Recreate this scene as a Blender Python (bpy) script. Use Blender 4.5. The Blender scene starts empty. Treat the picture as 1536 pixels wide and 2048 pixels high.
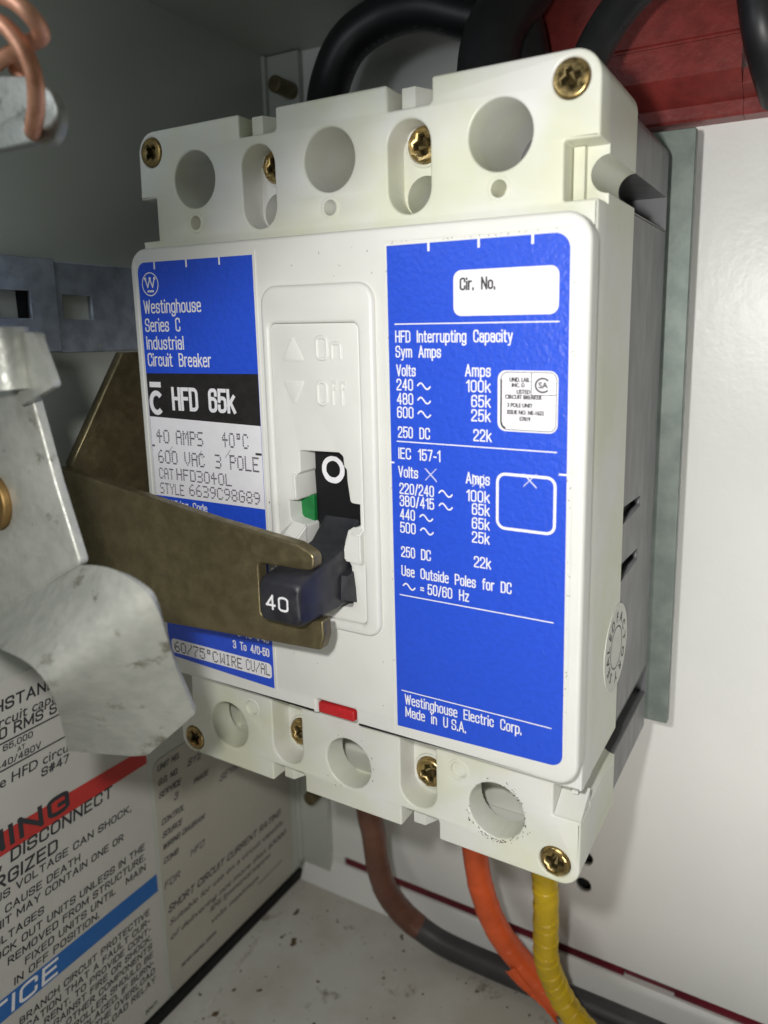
import bpy, bmesh, math, random
from mathutils import Vector, Matrix
from mathutils.geometry import tessellate_polygon

R = math.radians
S = bpy.context.scene
COL = S.collection
random.seed(7)
MM = 0.001

# ------------------------------------------------------------------ camera
cam_data = bpy.data.cameras.new('camera')
cam = bpy.data.objects.new('camera', cam_data)
COL.objects.link(cam)
S.camera = cam
cam_data.sensor_fit = 'AUTO'
cam_data.sensor_width = 36
cam_data.lens = 25.607
cam_data.shift_x = -0.0466
cam_data.shift_y = -0.0490
cam_data.clip_start = 0.005
cam_data.clip_end = 20
_r = Vector((0.88018, 0.47451, -0.0107)).normalized()
_f = Vector((-0.46886, 0.86558, -0.1761)).normalized()
_r = (_r - _f * _r.dot(_f)).normalized()
_u = _r.cross(_f)
M = Matrix((_r, _u, -_f)).transposed().to_4x4()
M.translation = Vector((85.92, -119.034, 30.416)) * MM
cam.matrix_world = M
cam_data.dof.use_dof = True
cam_data.dof.focus_distance = 0.152
cam_data.dof.aperture_fstop = 17

# ------------------------------------------------------------------ light
W = bpy.data.worlds.new('World')
S.world = W
W.use_nodes = True
W.node_tree.nodes['Background'].inputs[0].default_value = (0.86, 0.95, 0.84, 1)
W.node_tree.nodes['Background'].inputs[1].default_value = 0.085


def aim(o, target):
    o.rotation_euler = (Vector(target) * MM - o.location).to_track_quat('-Z', 'Y').to_euler()


ld = bpy.data.lights.new('phone_flash', 'SPOT')
ld.energy = 0.70
ld.color = (1.0, 0.982, 0.95)
ld.spot_size = R(161)
ld.spot_blend = 0.25
ld.shadow_soft_size = 0.0035
lo = bpy.data.objects.new('phone_flash', ld)
COL.objects.link(lo)
lo.location = Vector((68, -119, 40)) * MM
aim(lo, (68 + 25, -119 + 60, 40 - 76))



def fill_light(name, loc, target, size, energy, color, spread=180):
    d = bpy.data.lights.new(name, 'AREA')
    d.size = size
    d.energy = energy
    d.color = color
    d.spread = R(spread)
    o = bpy.data.objects.new(name, d)
    COL.objects.link(o)
    o.location = Vector(loc) * MM
    aim(o, target)


fill_light('fill_light', (215, -340, -170), (125, 80, -70), 0.16, 0.115, (1.0, 0.975, 0.93), 52)  # added fill from the unseen right front, brightens the back wall
fill_light('side_fill', (-42, -108, 94), (-18, -50, 55), 0.035, 0.030, (0.86, 0.93, 1.0))  # unseen lamp added close by to brighten the copper wire and tab
S.view_settings.view_transform = 'Standard'
S.view_settings.look = 'None'
S.view_settings.exposure = 0
S.view_settings.gamma = 1
S.view_settings.use_curve_mapping = False
S.render.engine = 'CYCLES'
S.cycles.max_bounces = 8


# ------------------------------------------------------------------ materials
def mat(name, col, rough=0.5, metal=0.0, bump=0.0, bscale=2000, var=0.0, vscale=60, col2=None,
        spec=0.5, stretch=None, speck=None, speck_scale=250, speck_thr=0.72, rvar=0.0, speck2=None, coat=0.0, sheen=0):
    m = bpy.data.materials.new(name)
    m.use_nodes = True
    nt = m.node_tree
    b = nt.nodes['Principled BSDF']
    b.inputs['Base Color'].default_value = (*col, 1)
    b.inputs['Roughness'].default_value = rough
    b.inputs['Metallic'].default_value = metal
    b.inputs['Specular IOR Level'].default_value = spec
    if coat:
        b.inputs['Coat Weight'].default_value = coat
        b.inputs['Coat Roughness'].default_value = 0.25
    tc = nt.nodes.new('ShaderNodeTexCoord')
    vec = tc.outputs['Object']
    if stretch:
        mp = nt.nodes.new('ShaderNodeMapping')
        mp.inputs['Scale'].default_value = stretch
        nt.links.new(vec, mp.inputs[0])
        vec = mp.outputs[0]

    def noise(scale, detail=4, rgh=0.55):
        n = nt.nodes.new('ShaderNodeTexNoise')
        n.inputs['Scale'].default_value = scale
        n.inputs['Detail'].default_value = detail
        n.inputs['Roughness'].default_value = rgh
        nt.links.new(vec, n.inputs['Vector'])
        return n.outputs[0]

    def ramp(src, a, c):
        r = nt.nodes.new('ShaderNodeMapRange')
        r.inputs[1].default_value = a
        r.inputs[2].default_value = c
        nt.links.new(src, r.inputs[0])
        return r.outputs[0]

    def mix(fac, c1, c2):
        x = nt.nodes.new('ShaderNodeMix')
        x.data_type = 'RGBA'
        nt.links.new(fac, x.inputs[0])
        for i, c in ((6, c1), (7, c2)):
            if isinstance(c, tuple):
                x.inputs[i].default_value = (*c, 1)
            else:
                nt.links.new(c, x.inputs[i])
        return x.outputs[2]

    cur = None
    if var or col2:
        c2 = col2 or tuple(c * (1 - var) for c in col)
        cur = mix(ramp(noise(vscale), 0.38, 0.62), col, c2)
    if speck:
        cur = mix(ramp(noise(speck_scale, 2), speck_thr, speck_thr + 0.02), cur or col, speck)
    if speck2:
        cur = mix(ramp(noise(speck2[1], 5, 0.7), speck2[2], speck2[2] + 0.10), cur or col, speck2[0])
    if cur:
        nt.links.new(cur, b.inputs['Base Color'])
    if rvar:
        rr = nt.nodes.new('ShaderNodeMapRange')
        rr.inputs[1].default_value = 0.35
        rr.inputs[2].default_value = 0.65
        rr.inputs[3].default_value = max(rough - rvar, 0.05)
        rr.inputs[4].default_value = rough + rvar
        nt.links.new(noise(vscale * 2.3), rr.inputs[0])
        nt.links.new(rr.outputs[0], b.inputs['Roughness'])
    if bump:
        bp = nt.nodes.new('ShaderNodeBump')
        bp.inputs['Strength'].default_value = 1.0
        bp.inputs['Distance'].default_value = bump * MM
        nt.links.new(noise(bscale, 3), bp.inputs['Height'])
        nt.links.new(bp.outputs[0], b.inputs['Normal'])
    return m


m_cover = mat('ivory_plastic', (0.69, 0.69, 0.66), 0.38, bump=0.010, bscale=2600, col2=(0.63, 0.64, 0.50), vscale=46,  # yellow noise puts mottled light on the casing into its colour
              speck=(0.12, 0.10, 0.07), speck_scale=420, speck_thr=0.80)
m_bezel = mat('white_plastic', (0.70, 0.70, 0.665), 0.42, bump=0.012, bscale=2400, var=0.03, vscale=120,
              speck=(0.25, 0.22, 0.15), speck_scale=500, speck_thr=0.81)
m_base = mat('dark_moulded_plastic', (0.135, 0.135, 0.142), 0.40, bump=0.012, bscale=900, var=0.10, vscale=120,
             stretch=(1, 1, 0.35), rvar=0.05)
m_blue = mat('blue_label_ink', (0.020, 0.080, 0.62), 0.38, bump=0.16, bscale=1050, var=0.06, vscale=900)
m_blackink = mat('black_label_ink', (0.022, 0.020, 0.020), 0.42, bump=0.065, bscale=1500, var=0.3, vscale=700)
m_white = mat('white_label_ink', (0.80, 0.79, 0.82), 0.5, var=0.03, vscale=400)
m_ink = mat('grey_print_ink', (0.115, 0.105, 0.125), 0.6)
m_darkink = mat('dark_print_ink', (0.03, 0.03, 0.036), 0.6)
m_handle = mat('black_handle_plastic', (0.014, 0.0145, 0.020), 0.42, bump=0.02, bscale=1500, col2=(0.026, 0.026, 0.032), vscale=230, rvar=0.1)
m_black = mat('matt_black', (0.008, 0.008, 0.009), 0.55, spec=0.25)
m_green = mat('green_plastic', (0.010, 0.21, 0.050), 0.45, var=0.2, vscale=500)
m_red = mat('red_plastic', (0.55, 0.020, 0.025), 0.35, bump=0.02, bscale=600, var=0.2, vscale=300)
m_screw = mat('brassy_screw', (0.52, 0.37, 0.15), 0.33, 1.0, bump=0.03, bscale=900, col2=(0.30, 0.22, 0.10), vscale=350, rvar=0.12)
m_recess = mat('shaded_screw_recess', (0.17, 0.13, 0.055), 0.45, 0.8, var=0.4, vscale=900)  # darker metal colour paints the shade inside the screw cross
m_lever = mat('bronze_plated_steel', (0.215, 0.180, 0.098), 0.40, 0.70, bump=0.035, bscale=1300, col2=(0.165, 0.135, 0.072), vscale=260,
              rvar=0.12, speck=(0.30, 0.25, 0.14), speck_scale=2600, speck_thr=0.70, speck2=((0.16, 0.085, 0.03), 55, 0.62))
m_galv = mat('galvanised_steel', (0.42, 0.425, 0.385), 0.46, 0.40, bump=0.07, bscale=800, col2=(0.36, 0.37, 0.335), vscale=330, rvar=0.10,
             speck2=((0.17, 0.16, 0.125), 150, 0.59))
m_strip = mat('zinc_strip', (0.50, 0.56, 0.66), 0.42, 0.4, bump=0.05, bscale=1400, col2=(0.36, 0.40, 0.48), vscale=220, rvar=0.12,
              speck2=((0.55, 0.55, 0.50), 420, 0.62))
m_mount = mat('grey_green_plate', (0.20, 0.235, 0.21), 0.50, 0.5, bump=0.03, bscale=900, col2=(0.15, 0.18, 0.165), vscale=170)
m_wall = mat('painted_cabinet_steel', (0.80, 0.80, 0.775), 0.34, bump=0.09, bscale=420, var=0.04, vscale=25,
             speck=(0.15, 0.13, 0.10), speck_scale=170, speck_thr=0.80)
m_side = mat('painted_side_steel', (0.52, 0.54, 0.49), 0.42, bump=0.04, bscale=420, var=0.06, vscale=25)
m_floor = mat('dusty_painted_floor', (0.60, 0.60, 0.55), 0.55, bump=0.06, bscale=500, col2=(0.50, 0.48, 0.42), vscale=38,
              speck=(0.10, 0.065, 0.03), speck_scale=190, speck_thr=0.705, speck2=((0.22, 0.20, 0.15), 85, 0.60))
m_redblock = mat('red_insulator', (0.225, 0.030, 0.025), 0.42, bump=0.12, bscale=650, var=0.25, vscale=240)
m_jacket = mat('black_cable_jacket', (0.018, 0.018, 0.021), 0.42, bump=0.02, bscale=400, var=0.3, vscale=90)
m_greyjack = mat('dusty_black_jacket', (0.055, 0.052, 0.055), 0.5, bump=0.03, bscale=400, var=0.3, vscale=90)
m_brown = mat('brown_tape', (0.165, 0.066, 0.040), 0.38, bump=0.04, bscale=350, var=0.25, vscale=120)
m_orange = mat('orange_tape', (0.72, 0.105, 0.022), 0.40, bump=0.05, bscale=350, var=0.2, vscale=100)
m_yellow = mat('yellow_tape', (0.56, 0.37, 0.006), 0.38, bump=0.05, bscale=350, var=0.18, vscale=100)
m_copper = mat('bare_copper', (0.86, 0.43, 0.27), 0.45, 0.35, bump=0.05, bscale=700, col2=(0.55, 0.24, 0.13), vscale=200)
m_maroon = mat('maroon_edge', (0.16, 0.010, 0.022), 0.4, var=0.4, vscale=60)
m_paper = mat('sticker_vinyl', (0.54, 0.53, 0.49), 0.42, bump=0.02, bscale=500, var=0.05, vscale=40)
m_paper2 = mat('rating_vinyl', (0.47, 0.45, 0.39), 0.42, bump=0.05, bscale=170, var=0.06, vscale=40)
m_signred = mat('sticker_red', (0.50, 0.035, 0.030), 0.42)
m_signblue = mat('sticker_blue', (0.018, 0.13, 0.42), 0.42)
m_brass = mat('brass_bushing', (0.33, 0.21, 0.08), 0.55, 0.9, bump=0.04, bscale=500, var=0.35, vscale=200)
m_bolt = mat('aged_bolt', (0.22, 0.18, 0.10), 0.45, 0.8, var=0.4, vscale=200)
m_seal = mat('seal_paper', (0.62, 0.62, 0.57), 0.45)
m_scrape = mat('bare_scrape', (0.62, 0.60, 0.55), 0.5, var=0.3, vscale=300)
m_scuff = mat('dark_scuff', (0.13, 0.11, 0.09), 0.6)


# ------------------------------------------------------------------ mesh helpers
def link(name, bm, m, parent=None, smooth=None, weld=False):
    if weld:
        bmesh.ops.remove_doubles(bm, verts=bm.verts, dist=1e-7)
    bmesh.ops.recalc_face_normals(bm, faces=bm.faces)
    me = bpy.data.meshes.new(name)
    bm.to_mesh(me)
    bm.free()
    me.materials.append(m)
    if smooth is not None:
        for p in me.polygons:
            p.use_smooth = True
        me.set_sharp_from_angle(angle=R(smooth))
    o = bpy.data.objects.new(name, me)
    COL.objects.link(o)
    if parent:
        o.parent = parent
    return o


def tag(o, label=None, cat=None, group=None, kind=None):
    if label:
        o['label'] = label
    if cat:
        o['category'] = cat
    if group:
        o['group'] = group
    if kind:
        o['kind'] = kind
    return o


def empty(name, label, cat, group=None):
    o = bpy.data.objects.new(name, None)
    o.empty_display_size = 0.01
    COL.objects.link(o)
    return tag(o, label, cat, group)


FRONT = lambda x, z, y: (x, y, z)      # a, b, depth -> xyz
SIDE = lambda y, z, x: (x, y, z)
TOP = lambda x, y, z: (x, y, z)


def area(P):
    return 0.5 * sum(P[i - 1][0] * P[i][1] - P[i][0] * P[i - 1][1] for i in range(len(P)))


def inset(P, d):
    """offset a CCW loop inwards by d (CW loops go outwards from their hole)"""
    n = len(P)
    out = []
    for i in range(n):
        p0, p1, p2 = Vector(P[i - 1]), Vector(P[i]), Vector(P[(i + 1) % n])
        a, b = p1 - p0, p2 - p1
        if a.length < 1e-9 or b.length < 1e-9:
            out.append(tuple(p1))
            continue
        a.normalize()
        b.normalize()
        na, nb = Vector((-a.y, a.x)), Vector((-b.y, b.x))
        k = na + nb
        den = max(1 + na.dot(nb), 0.3)
        out.append(tuple(p1 + k * (d / den)))
    return out


def rounded(P):
    """points (x, y[, r]) -> polygon with arcs at corners having r"""
    n = len(P)
    out = []
    for i in range(n):
        p = P[i]
        r = p[2] if len(p) > 2 else 0
        v = Vector(p[:2])
        if not r:
            out.append(tuple(v))
            continue
        a = Vector(P[i - 1][:2]) - v
        b = Vector(P[(i + 1) % n][:2]) - v
        ang = a.angle(b)
        t = min(r / math.tan(ang / 2), a.length * 0.49, b.length * 0.49)
        a.normalize()
        b.normalize()
        rr = t * math.tan(ang / 2)
        c = v + (a + b).normalized() * (rr / math.sin(ang / 2))
        s0, s1 = v + a * t, v + b * t
        a0 = math.atan2(s0.y - c.y, s0.x - c.x)
        a1 = math.atan2(s1.y - c.y, s1.x - c.x)
        da = (a1 - a0 + math.pi) % (2 * math.pi) - math.pi
        k = max(3, int(abs(da) / R(11)))
        for j in range(k + 1):
            q = a0 + da * j / k
            out.append((c.x + rr * math.cos(q), c.y + rr * math.sin(q)))
    return out


def rect(x0, x1, z0, z1, r=0):
    return rounded([(x0, z0, r), (x1, z0, r), (x1, z1, r), (x0, z1, r)])


def circle(x, z, r, n=48, wob=0.0):
    return [(x + (r + random.uniform(-wob, wob)) * math.cos(2 * math.pi * i / n), z + (r + random.uniform(-wob, wob)) * math.sin(2 * math.pi * i / n)) for i in range(n)]


def slab(bm, outer, holes, d0, d1, axis=FRONT, bev=0.0, segs=3, back=True, cut=None):
    """prism whose front lies at depth d0 (rounded by bev) and back at d1"""
    loops = [outer if area(outer) > 0 else outer[::-1]]
    for h in holes:
        loops.append(h if area(h) < 0 else h[::-1])
    step = 1 if d1 > d0 else -1
    prof = [(0, d0)]
    if bev:
        prof = []
        for i in range(segs + 1):
            t = i / segs * math.pi / 2
            prof.append((bev * (1 - math.sin(t)), d0 + step * bev * (1 - math.cos(t))))
    if cut:
        prof = list(cut)
    prof.append((0, d1))
    rings = []
    for ins, dep in prof:
        rings.append([[bm.verts.new(tuple(c * MM for c in axis(x, z, dep))) for x, z in (inset(L, ins) if ins > 1e-9 else L)] for L in loops])
    for a, b in zip(rings, rings[1:]):
        for la, lb in zip(a, b):
            n = len(la)
            for i in range(n):
                f = bm.faces.new((la[i], la[(i + 1) % n], lb[(i + 1) % n], lb[i]))
                f.smooth = True
    for ring, ins in ((rings[0], prof[0][0]), (rings[-1], 0)):
        if ring is rings[-1] and not back:
            continue
        flat = [v for L in ring for v in L]
        tess = tessellate_polygon([[Vector((*p, 0)) for p in (inset(L, ins) if ins > 1e-9 else L)] for L in loops])
        for t in tess:
            try:
                bm.faces.new([flat[i] for i in t])
            except ValueError:
                pass
    return bm


def slab_obj(name, outer, holes, d0, d1, m, parent=None, axis=FRONT, bev=0.0, segs=3):
    bm = bmesh.new()
    slab(bm, outer, holes, d0, d1, axis, bev, segs)
    o = link(name, bm, m, parent)
    me = o.data
    # rounded edges stay smooth, corners sharp
    for p in me.polygons:
        p.use_smooth = len(p.vertices) == 4
    me.set_sharp_from_angle(angle=R(40))
    return o


def sheet(bm, loop, dep, axis=FRONT, holes=()):
    loops = [loop] + list(holes)
    vs = [bm.verts.new(tuple(c * MM for c in axis(x, z, dep))) for L in loops for x, z in L]
    for t in tessellate_polygon([[Vector((*p, 0)) for p in L] for L in loops]):
        try:
            bm.faces.new([vs[i] for i in t])
        except ValueError:
            pass


def ribbon(bm, pts, w, dep, axis=FRONT, closed=False):
    n = len(pts)
    L, Rr = [], []
    for i in range(n):
        a = Vector(pts[i - 1] if (closed or i > 0) else pts[i])
        c = Vector(pts[(i + 1) % n] if (closed or i < n - 1) else pts[i])
        t = (c - a)
        t = t.normalized() if t.length > 1e-9 else Vector((1, 0))
        k = 1.0
        if closed or 0 < i < n - 1:
            e1, e2 = Vector(pts[i]) - Vector(pts[i - 1]), Vector(pts[(i + 1) % n]) - Vector(pts[i])
            if e1.length > 1e-9 and e2.length > 1e-9:
                t = e1.normalized() + e2.normalized()
                t = t.normalized() if t.length > 1e-6 else e1.normalized()
                k = min(1 / max(abs(t.dot(e1.normalized())), .3), 1.7)
        nn = Vector((-t.y, t.x)) * (w / 2 * k)
        p = Vector(pts[i])
        L.append(bm.verts.new(tuple(q * MM for q in axis(*(p + nn), dep))))
        Rr.append(bm.verts.new(tuple(q * MM for q in axis(*(p - nn), dep))))
    for i in range(n if closed else n - 1):
        j = (i + 1) % n
        bm.faces.new((L[i], L[j], Rr[j], Rr[i]))


def box(bm, x0, x1, y0, y1, z0, z1, bev=0.0):
    r = bmesh.ops.create_cube(bm, size=1)
    vs = r['verts']
    for v in vs:
        v.co = Vector(((x0 + x1) / 2 + v.co.x * (x1 - x0), (y0 + y1) / 2 + v.co.y * (y1 - y0), (z0 + z1) / 2 + v.co.z * (z1 - z0))) * MM
    if bev:
        es = list({e for v in vs for e in v.link_edges})
        bmesh.ops.bevel(bm, geom=es, offset=bev * MM, segments=3, profile=0.5, affect='EDGES')


def spline(pts, k=8):
    """Catmull-Rom through 3D points"""
    P = [Vector(p) for p in pts]
    out = []
    for i in range(len(P) - 1):
        p0 = P[max(i - 1, 0)]
        p1, p2 = P[i], P[i + 1]
        p3 = P[min(i + 2, len(P) - 1)]
        for j in range(k):
            t = j / k
            out.append(0.5 * ((2 * p1) + (p2 - p0) * t + (2 * p0 - 5 * p1 + 4 * p2 - p3) * t * t + (3 * p1 - p0 - 3 * p2 + p3) * t ** 3))
    out.append(P[-1])
    return out


def tube(bm, pts, rad, n=20, caps=True):
    T = []
    for i in range(len(pts)):
        t = pts[min(i + 1, len(pts) - 1)] - pts[max(i - 1, 0)]
        T.append(t.normalized())
    up = Vector((0, 1, 0)) if abs(T[0].y) < 0.8 else Vector((0, 0, 1))
    N = (up - T[0] * up.dot(T[0])).normalized()
    rings = []
    for i, p in enumerate(pts):
        N = (N - T[i] * N.dot(T[i])).normalized()
        B = T[i].cross(N)
        r = rad(i / (len(pts) - 1)) if callable(rad) else rad
        ring = []
        for j in range(n):
            a = 2 * math.pi * j / n
            rj = r(a) if callable(r) else r
            ring.append(bm.verts.new((p + (N * math.cos(a) + B * math.sin(a)) * rj) * MM))
        rings.append(ring)
    for a, b in zip(rings, rings[1:]):
        for j in range(n):
            bm.faces.new((a[j], a[(j + 1) % n], b[(j + 1) % n], b[j]))
    if caps:
        bm.faces.new(rings[0])
        bm.faces.new(rings[-1][::-1])


# ------------------------------------------------------------------ lettering
_cache = {}


def glyphs(s, shear=0.0, bold=0.0, spacing=1.0):
    key = (s, shear, bold, spacing)
    if key not in _cache:
        c = bpy.data.curves.new('t', 'FONT')
        c.body = s
        c.shear = shear
        c.offset = bold
        c.space_character = spacing
        c.resolution_u = 3
        o = bpy.data.objects.new('t', c)
        COL.objects.link(o)
        dg = bpy.context.evaluated_depsgraph_get()
        me = bpy.data.meshes.new_from_object(o.evaluated_get(dg))
        V = [(v.co.x, v.co.y) for v in me.vertices]
        F = [tuple(p.vertices) for p in me.polygons]
        bpy.data.objects.remove(o)
        bpy.data.curves.remove(c)
        bpy.data.meshes.remove(me)
        _cache[key] = (V, F)
    return _cache[key]


CAP = max(y for x, y in glyphs('H')[0])


def text(bm, s, x0, x1, z, h, dep, axis=FRONT, shear=0.0, bold=0.0, thick=0.0, spacing=1.0, width=None, rise=0.0):
    """letters with baseline z, cap height h, from x0 to x1 (x1 None: natural width times `width`)"""
    V, F = glyphs(s, shear, bold, spacing)
    if not V:
        return
    a0, a1 = min(v[0] for v in V), max(v[0] for v in V)
    sy = h / CAP
    if x1 is None:
        sx = sy * (width or 1)
    elif x0 is None:
        sx = sy * (width or 1)
        x0 = x1 - (a1 - a0) * sx
    else:
        sx = (x1 - x0) / (a1 - a0)
    reps = [0.0] if not thick else [-thick / 2, thick / 2]
    for k, dx in enumerate(reps):
        e = 0.006 * k * (-1 if axis is FRONT else 1)
        vs = [bm.verts.new(tuple(c * MM for c in axis(x0 + (x - a0) * sx + dx, z + y * sy + (x - a0) * sx * rise, dep + e))) for x, y in V]
        for f in F:
            try:
                bm.faces.new([vs[i] for i in f])
            except ValueError:
                pass


_o = lambda w, h, r, y=0: [(0, y + h / 2), (0, y + h, r), (w, y + h, r), (w, y, r), (0, y, r), (0, y + h / 2)]
GL = {
    'W': (4.6, [[(0, 7), (1.15, 0), (2.3, 6.4), (3.45, 0), (4.6, 7)]]), 'I': (0, [[(0, 0), (0, 7)]]), 'H': (3, [[(0, 0), (0, 7)], [(3, 0), (3, 7)], [(0, 3.6), (3, 3.6)]]),
    'S': (3, [[(3, 5.2), (3, 7, 1.4), (0, 7, 1.4), (0, 3.8, 1.1), (3, 3.3, 1.1), (3, 0, 1.4), (0, 0, 1.4), (0, 1.8)]]),
    'C': (3, [[(3, 5.1), (3, 7, 1.4), (0, 7, 1.4), (0, 0, 1.4), (3, 0, 1.4), (3, 1.9)]]), 'F': (2.6, [[(2.6, 7), (0, 7), (0, 0)], [(0, 3.7), (2.3, 3.7)]]),
    'B': (3, [[(0, 0), (0, 7)], [(0, 7), (2.8, 7, 1.3), (2.8, 3.7, 1.3), (0, 3.7)], [(0, 3.7), (3, 3.7, 1.3), (3, 0, 1.3), (0, 0)]]),
    'D': (3, [[(0, 0), (0, 7)], [(0, 7), (3, 7, 1.6), (3, 0, 1.6), (0, 0)]]), 'V': (3.2, [[(0, 7), (1.6, 0), (3.2, 7)]]), 'A': (3.4, [[(0, 0), (1.7, 7), (3.4, 0)], [(.6, 2.1), (2.8, 2.1)]]),
    'E': (2.7, [[(2.7, 7), (0, 7), (0, 0), (2.7, 0)], [(0, 3.7), (2.4, 3.7)]]), 'U': (3, [[(0, 7), (0, 0, 1.4), (3, 0, 1.4), (3, 7)]]), 'O': (3, [_o(3, 7, 1.4)]),
    'P': (3, [[(0, 0), (0, 7)], [(0, 7), (3, 7, 1.4), (3, 3.1, 1.4), (0, 3.1)]]), 'M': (4, [[(0, 0), (0, 7), (2, 1.2), (4, 7), (4, 0)]]), 'Z': (2.8, [[(0, 7), (2.8, 7), (0, 0), (2.8, 0)]]), 'J': (2.6, [[(2.6, 7), (2.6, 0, 1.3), (0, 0, 1.3), (0, 1.8)]]), 'N': (3.1, [[(0, 0), (0, 7), (3.1, 0), (3.1, 7)]]),
    'T': (3, [[(0, 7), (3, 7)], [(1.5, 7), (1.5, 0)]]), '0': (2.8, [_o(2.8, 7, 1.35)]), '1': (1.3, [[(0, 5.6), (1.3, 7), (1.3, 0)]]),
    '2': (2.8, [[(0, 5.2), (0, 7, 1.35), (2.8, 7, 1.35), (2.8, 4.3, 1), (0, .9, .6), (0, 0), (2.8, 0)]]),
    '3': (2.8, [[(0, 5.4), (0, 7, 1.3), (2.7, 7, 1.3), (2.7, 3.7, 1.1), (1, 3.7)], [(1, 3.7), (2.8, 3.7, 1.1), (2.8, 0, 1.3), (0, 0, 1.3), (0, 1.6)]]),
    '4': (3, [[(2.2, 0), (2.2, 7)], [(2.2, 7), (0, 1.9), (3, 1.9)]]), '5': (2.8, [[(2.7, 7), (.2, 7), (.1, 3.5), (.6, 4.4, .5), (2.8, 4.4, 1.3), (2.8, 0, 1.35), (0, 0, 1.35), (0, 1.6)]]),
    '6': (2.8, [[(2.8, 5.5), (2.8, 7, 1.35), (0, 7, 1.35), (0, 2)], _o(2.8, 4.1, 1.35)]), '7': (2.7, [[(0, 7), (2.7, 7), (.9, 0)]]),
    '8': (2.8, [_o(2.6, 3.3, 1.2, 3.7), _o(2.8, 3.7, 1.3)]), '9': (2.8, [[(0, 1.5), (0, 0, 1.35), (2.8, 0, 1.35), (2.8, 5)], _o(2.8, 4.1, 1.35, 2.9)]),
    'a': (2.5, [[(.1, 3.7), (.1, 5, 1.1), (2.5, 5, 1.1), (2.5, 0)], [(2.5, 2.9), (0, 2.9, 1), (0, 0, 1), (2.5, 0, 1), (2.5, 1.4)]]),
    'b': (2.6, [[(0, 0), (0, 7)], _o(2.6, 5, 1.2)]), 'c': (2.5, [[(2.5, 3.5), (2.5, 5, 1.2), (0, 5, 1.2), (0, 0, 1.2), (2.5, 0, 1.2), (2.5, 1.5)]]),
    'd': (2.6, [[(2.6, 0), (2.6, 7)], _o(2.6, 5, 1.2)]), 'e': (2.5, [[(0, 2.75), (2.5, 2.75)], [(2.5, 2.7), (2.5, 5, 1.2), (0, 5, 1.2), (0, 0, 1.2), (2.3, 0, .6), (2.5, .55)]]),
    'f': (1.6, [[(1.7, 7), (.6, 7, .7), (.6, 0)], [(0, 5), (1.6, 5)]]), 'g': (2.6, [_o(2.6, 5, 1.2), [(2.6, 5), (2.6, -2, 1.2), (.1, -2, 1.2), (.1, -1.1)]]),
    'h': (2.5, [[(0, 0), (0, 7)], [(0, 3.8), (.2, 5, .6), (2.5, 5, 1.2), (2.5, 0)]]), 'i': (0, [[(0, 0), (0, 4.7)], [(0, 6.55), (0, 6.9)]]), 'k': (2.5, [[(0, 0), (0, 7)], [(2.4, 5), (0, 2)], [(.9, 3.1), (2.6, 0)]]),
    'l': (0, [[(0, 0), (0, 7)]]), 'm': (4.2, [[(0, 0), (0, 5)], [(0, 3.9), (.2, 5, .6), (2.1, 5, 1), (2.1, 0)], [(2.1, 3.9), (2.3, 5, .6), (4.2, 5, 1), (4.2, 0)]]),
    'n': (2.5, [[(0, 0), (0, 5)], [(0, 3.8), (.2, 5, .6), (2.5, 5, 1.2), (2.5, 0)]]), 'o': (2.6, [_o(2.6, 5, 1.2)]), 'p': (2.6, [[(0, -2), (0, 5)], _o(2.6, 5, 1.2)]),
    'r': (1.5, [[(0, 0), (0, 5)], [(0, 3.6), (.3, 5, .8), (1.6, 5)]]), 's': (2.4, [[(2.4, 3.8), (2.4, 5, 1), (0, 5, 1), (0, 2.7, .8), (2.4, 2.3, .8), (2.4, 0, 1), (0, 0, 1), (0, 1.3)]]),
    't': (1.6, [[(.6, 6.6), (.6, 0, .8), (1.7, 0)], [(0, 5), (1.6, 5)]]), 'u': (2.5, [[(0, 5), (0, 0, 1.2), (2.4, 0, 1.0), (2.5, 1.4)], [(2.5, 5), (2.5, 0)]]),
    'y': (2.6, [[(0, 5), (1.35, .1)], [(2.6, 5), (1.0, -2, .4), (.1, -2)]]), 'z': (2.3, [[(0, 5), (2.3, 5), (0, 0), (2.3, 0)]]),
    'G': (3, [[(3, 5.2), (3, 7, 1.4), (0, 7, 1.4), (0, 0, 1.4), (3, 0, 1.4), (3, 3.3)], [(3, 3.3), (1.7, 3.3)]]), 'L': (2.5, [[(0, 7), (0, 0), (2.5, 0)]]),
    'R': (3, [[(0, 0), (0, 7)], [(0, 7), (2.9, 7, 1.4), (2.9, 3.4, 1.4), (0, 3.4)], [(1.5, 3.4), (3.1, 0)]]), 'K': (3, [[(0, 0), (0, 7)], [(2.9, 7), (0, 3)], [(1, 4.2), (3, 0)]]),
    'Y': (3.2, [[(0, 7), (1.6, 3.2)], [(3.2, 7), (1.6, 3.2)], [(1.6, 3.2), (1.6, 0)]]), 'X': (3, [[(0, 0), (3, 7)], [(0, 7), (3, 0)]]), ',': (.3, [[(.3, .6), (0, -1.2)]]), '#': (3, [[(.6, 0), (1.2, 7)], [(1.8, 0), (2.4, 7)], [(0, 2.3), (3, 2.3)], [(0, 4.7), (3, 4.7)]]),
    '/': (1.8, [[(0, -.3), (1.8, 7.2)]]), '-': (1.4, [[(0, 2.7), (1.4, 2.7)]]), '.': (0, [[(0, -.35), (0, .6)]]), '=': (2.2, [[(0, 2), (2.2, 2)], [(0, 3.7), (2.2, 3.7)]]), ' ': (.9, []),
}


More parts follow.
